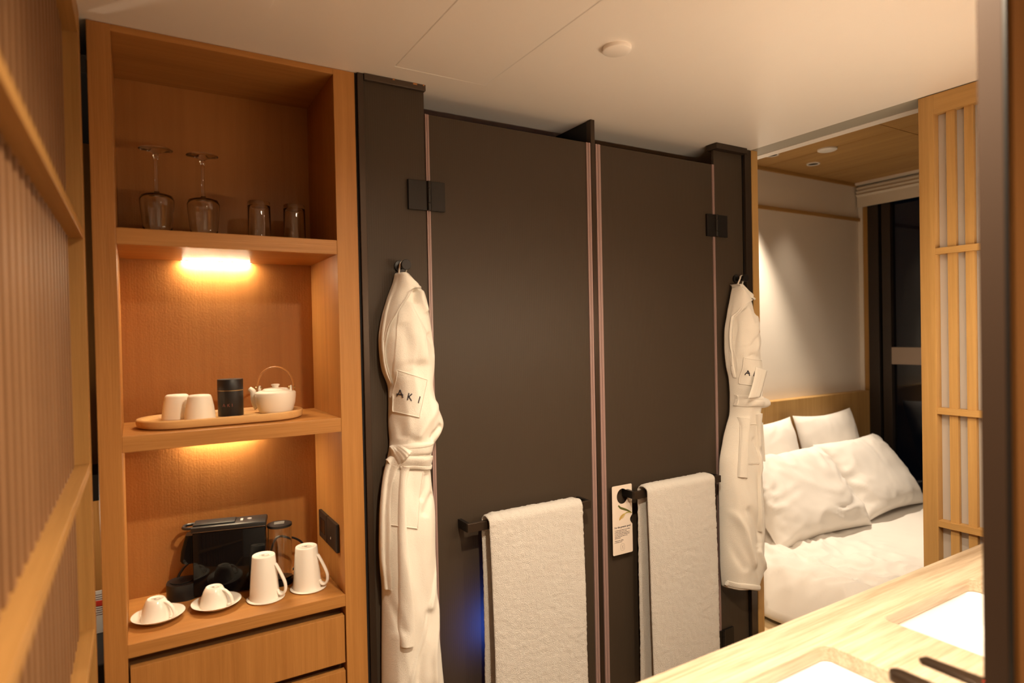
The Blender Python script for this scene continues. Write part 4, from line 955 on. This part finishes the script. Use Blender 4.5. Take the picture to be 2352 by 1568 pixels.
def loop(R_, hx, hz, px0, px1):
    a = R_.xz(*px0); b = R_.xz(*px1)
    P = [(a[0], -0.034, a[1] - 0.012), (a[0] + (hx - 0.0105 - a[0]) * .6, -0.0335, (a[1] + hz) / 2)]
    P += [(hx + 0.0115 * math.cos(an), -0.033, hz + 0.0115 * math.sin(an)) for an in [math.pi - math.pi * k / 8 for k in range(9)]]
    P += [(b[0] + (hx + 0.0105 - b[0]) * .6, -0.0335, (b[1] + hz) / 2), (b[0], -0.034, b[1] - 0.012)]
    return tube(smoothpath(P, 3), 0.0030, 8, flat=(0.6, 1.4))
def knot(R_, pts_px, off, seed, sc=1.0):
    x, z = R_.xz(*pts_px[0]); x2, z2 = R_.xz(*pts_px[1]); c = Vector(((x + x2) / 2, 0, (z + z2) / 2)); w_ = abs(x2 - x) / 2; h_ = abs(z2 - z) / 2
    bm = bmesh.new(); bmesh.ops.create_uvsphere(bm, u_segments=28, v_segments=18, radius=1)
    yb = R_.Y(c.x, c.z, True, False)
    for v in bm.verts:
        p = v.co.copy(); k = 1 + 0.10 * noise.noise(p * 1.7 + Vector((seed, 0, 0))) + 0.05 * ridge(p.x * 3 + p.z * 3, p.z, seed)
        v.co = Vector((c.x + p.x * w_ * k, yb - off + p.y * 0.020 * k, c.z + p.z * h_ * k - p.x * h_ * 0.35))
    return bm
build_robe(RL, 'bathrobe', 'long white hooded bathrobe hanging beside the shelf cabinet, whole AKI pocket visible', 'white bathrobes on hooks', (0.70, -0.05, 0.40), dict(
    piping=[(A7((505, 242), (440, 248), (395, 310), (335, 396), (272, 510), (246, 620), (240, 720), (250, 800)), 0.0036)],
    pockets=[A7((332, 812), (543, 880), (487, 1138), (285, 1092)), A8((300, 75), (512, 90), (477, 490), (278, 462))],
    letters=[tuple(A7(*s_)) for s_ in (((331, 992), (352, 949)), ((352, 949), (370, 1002)), ((330, 978), (372, 984)), ((413, 970), (402, 1020)), ((436, 976), (408, 1000)), ((414, 996), (433, 1026)), ((491, 994), (479, 1041)))],
    lw=0.0016,
    belt=[('belt', A7((300, 1375), (380, 1368), (470, 1358), (578, 1345)), [24, 26, 28, 28], 0.004, 0.005),
          ('belt', A7((330, 1340), (420, 1342), (500, 1335), (579, 1318)), [8, 9, 10, 9], 0.008, 0.003),
          ('belt', A7((262, 1455), (350, 1450), (450, 1450), (574, 1446)), [24, 27, 30, 29], 0.006, 0.005),
          ('belt', A7((350, 1485), (450, 1482), (574, 1478)), [7, 9, 8], 0.010, 0.002),
          ('belt_tail', A8((300, 50), (262, 160), (245, 300), (245, 500), (245, 700), (258, 830), (262, 905)), [20, 16, 16, 17, 15, 13, 12], 0.009, 0.004),
          ('belt_tail', A8((395, 60), (372, 200), (366, 400), (372, 600), (382, 800), (396, 1000), (402, 1180), (402, 1300)), [18, 14, 14, 18, 21, 28, 31, 28], 0.011, 0.004)],
    extra=[('collar', RL.between(A7((337, 145), (320, 195), (272, 330), (238, 450), (219, 580), (226, 720), (247, 830), (285, 905)), A7((402, 148), (455, 205), (500, 240), (435, 250), (390, 312), (330, 400), (268, 515), (242, 640), (246, 760), (287, 908)), lambda a, b: 0.0075 + 0.004 * b ** 8)),
           ('front_panel', RL.between(A7((336, 405), (328, 480), (320, 620), (304, 780), (292, 915), (290, 1010)), A7((438, 262), (440, 380), (497, 530), (522, 680), (545, 820), (560, 900)), lambda a, b: 0.0065 - 0.014 * sstep((a - 0.62) / 0.30))),
           ('hanging_loop', loop(RL, 0.646, 1.697, A7((330, 165))[0], A7((402, 160))[0])), ('belt_knot', RL.quad(A7((268, 1345), (345, 1326), (428, 1372), (335, 1466)), lambda a, b: 0.010 + 0.020 * (max(0, 1 - (2 * a - 1) ** 2) * max(0, 1 - (2 * b - 1) ** 2)) ** 0.6 + 0.0012 * math.sin(b * 26)))]))

def B3(*P): return [(1600 + x / 3.92, 600 + y / 3.92) for x, y in P]
def B4(*P): return [(1600 + x / 3.485, 950 + y / 3.485) for x, y in P]
left = B3((350, 200), (325, 310), (295, 470), (270, 620), (270, 800), (285, 950), (310, 1050), (320, 1200), (318, 1290), (320, 1330), (290, 1470)) + B4((280, 20), (230, 200), (200, 380), (195, 620), (200, 940), (205, 1200), (214, 1345), (222, 1385))
right = B3((400, 200), (460, 260), (500, 310), (540, 350), (545, 600), (570, 700), (580, 850), (590, 950), (578, 1100), (572, 1220), (588, 1260), (574, 1310), (585, 1440), (600, 1500)) + B4((520, 20), (538, 90), (552, 380), (555, 700), (558, 830), (552, 1000), (552, 1240), (520, 1310), (505, 1385))
folds = [('stepL', B3((420, 380), (470, 460), (530, 540)), 0.010, 0.016),
         ('ridge', B3((440, 560), (470, 700), (450, 850)), 0.005, 0.03), ('ridge', B4((290, 60), (270, 180), (230, 280)), -0.007, 0.014),
         ('ridge', B4((400, 180), (430, 260), (460, 300)), -0.006, 0.012),
         ('ridge', B4((260, 760), (320, 900), (350, 1040), (400, 1220)), 0.009, 0.012), ('ridge', B4((330, 720), (420, 900), (430, 1040)), -0.006, 0.016), ('ridge', B4((420, 1050), (460, 1150), (510, 1230)), 0.007, 0.012),
         ('ridge', B4((250, 900), (270, 1050), (340, 1250)), -0.006, 0.014), ('ridge', B4((460, 420), (440, 600), (430, 800), (440, 1000)), -0.005, 0.016),
         ('stepL', B4((570, 1180), (548, 1250), (520, 1300), (508, 1400)), 0.006, 0.006)]
RR = Robe(-0.065, left, right, [(1.70, 0.028), (1.64, 0.050), (1.50, 0.080), (1.25, 0.090), (1.10, 0.070), (1.0, 0.075), (0.8, 0.092), (0.6, 0.090), (0.45, 0.080)], folds, 11.0, -0.018, (-0.03, -0.072))
hemband = RR.ribbon(B4((212, 1342), (290, 1366), (420, 1383), (506, 1380)), [13, 13, 13, 13], 0.0015, puff=0.003)
def flap(A_, B_, Yf):
    a = smoothpath([onY(*p, Yf) for p in A_], 8); b = smoothpath([onY(*p, Yf) for p in B_], 8); rings = []
    for i, (p, q) in enumerate(zip(a, b)):
        ring = []
        for k in range(20):
            u = k / 9 if k < 10 else (19 - k) / 9; sg = -1 if k < 10 else 1
            c = p.lerp(q, u); ring.append((c.x, c.y + sg * 0.0035 * (1 - abs(2 * u - 1) ** 6 * 0.8) + 0.0012 * math.sin(u * 22) + 0.010 * (i / len(a)) ** 2, c.z))
        rings.append(ring)
    return loft(rings)
build_robe(RR, 'bathrobe', 'long white bathrobe hanging beside the bedroom opening, its belt end covering the pocket', 'white bathrobes on hooks', (2.06, -0.05, 0.46), dict(
    piping=[(B3((530, 340), (490, 325), (440, 372), (352, 462), (302, 530), (288, 640), (292, 760), (310, 940)), 0.0042)],
    pockets=[B3((402, 865), (588, 900), (562, 1122), (376, 1102)), B4((340, 92), (532, 72), (553, 380), (330, 398))],
    letters=[tuple(B3(*s_)) for s_ in (((428, 1022), (450, 982)), ((450, 982), (469, 1030)), ((428, 1004), (472, 1008)), ((512, 990), (505, 1034)), ((531, 990), (509, 1014)), ((514, 1010), (531, 1034)))],
    lw=0.0020,
    belt=[('belt', B3((323, 1254), (420, 1266), (520, 1272), (594, 1258)), [22, 21, 18, 14], 0.007, 0.005),
          ('belt', B3((322, 1224), (420, 1230), (575, 1240)), [12, 13, 14], 0.005, 0.005),
          ('belt_tail', B4((372, 30), (372, 120), (365, 280), (362, 400), (362, 505)), [16, 15, 19, 22, 22], 0.010, 0.003),
          ('belt_tail', B4((485, 0), (484, 150), (492, 300), (500, 500), (505, 700), (508, 860), (516, 940)), [15, 13, 12, 9, 7, 6, 6], 0.011, 0.004)],
    extra=[('collar', RR.between(B3((352, 205), (328, 305), (298, 470), (274, 620), (274, 800), (288, 950), (312, 1045)), B3((398, 203), (455, 262), (500, 318), (440, 372), (352, 464), (302, 530), (288, 640), (290, 780), (314, 1047)), lambda a, b: 0.0075 + 0.004 * b ** 8)),
           ('front_panel', RR.between(B3((352, 470), (346, 520), (336, 690), (326, 850), (318, 1010)), B3((440, 378), (470, 460), (530, 560), (556, 700), (566, 860)), lambda a, b: 0.0065 - 0.014 * sstep((a - 0.62) / 0.30))),
           ('hanging_loop', loop(RR, 2.060, 1.700, B3((350, 225))[0], B3((400, 215))[0])), ('belt_end', flap(B3((462, 1232), (512, 1090), (548, 950)), B3((572, 1222), (612, 1090), (652, 984)), -0.118)), ('belt_knot', knot(RR, B3((545, 1235), (592, 1300)), 0.004, 5)), ('hem_band', hemband)]))
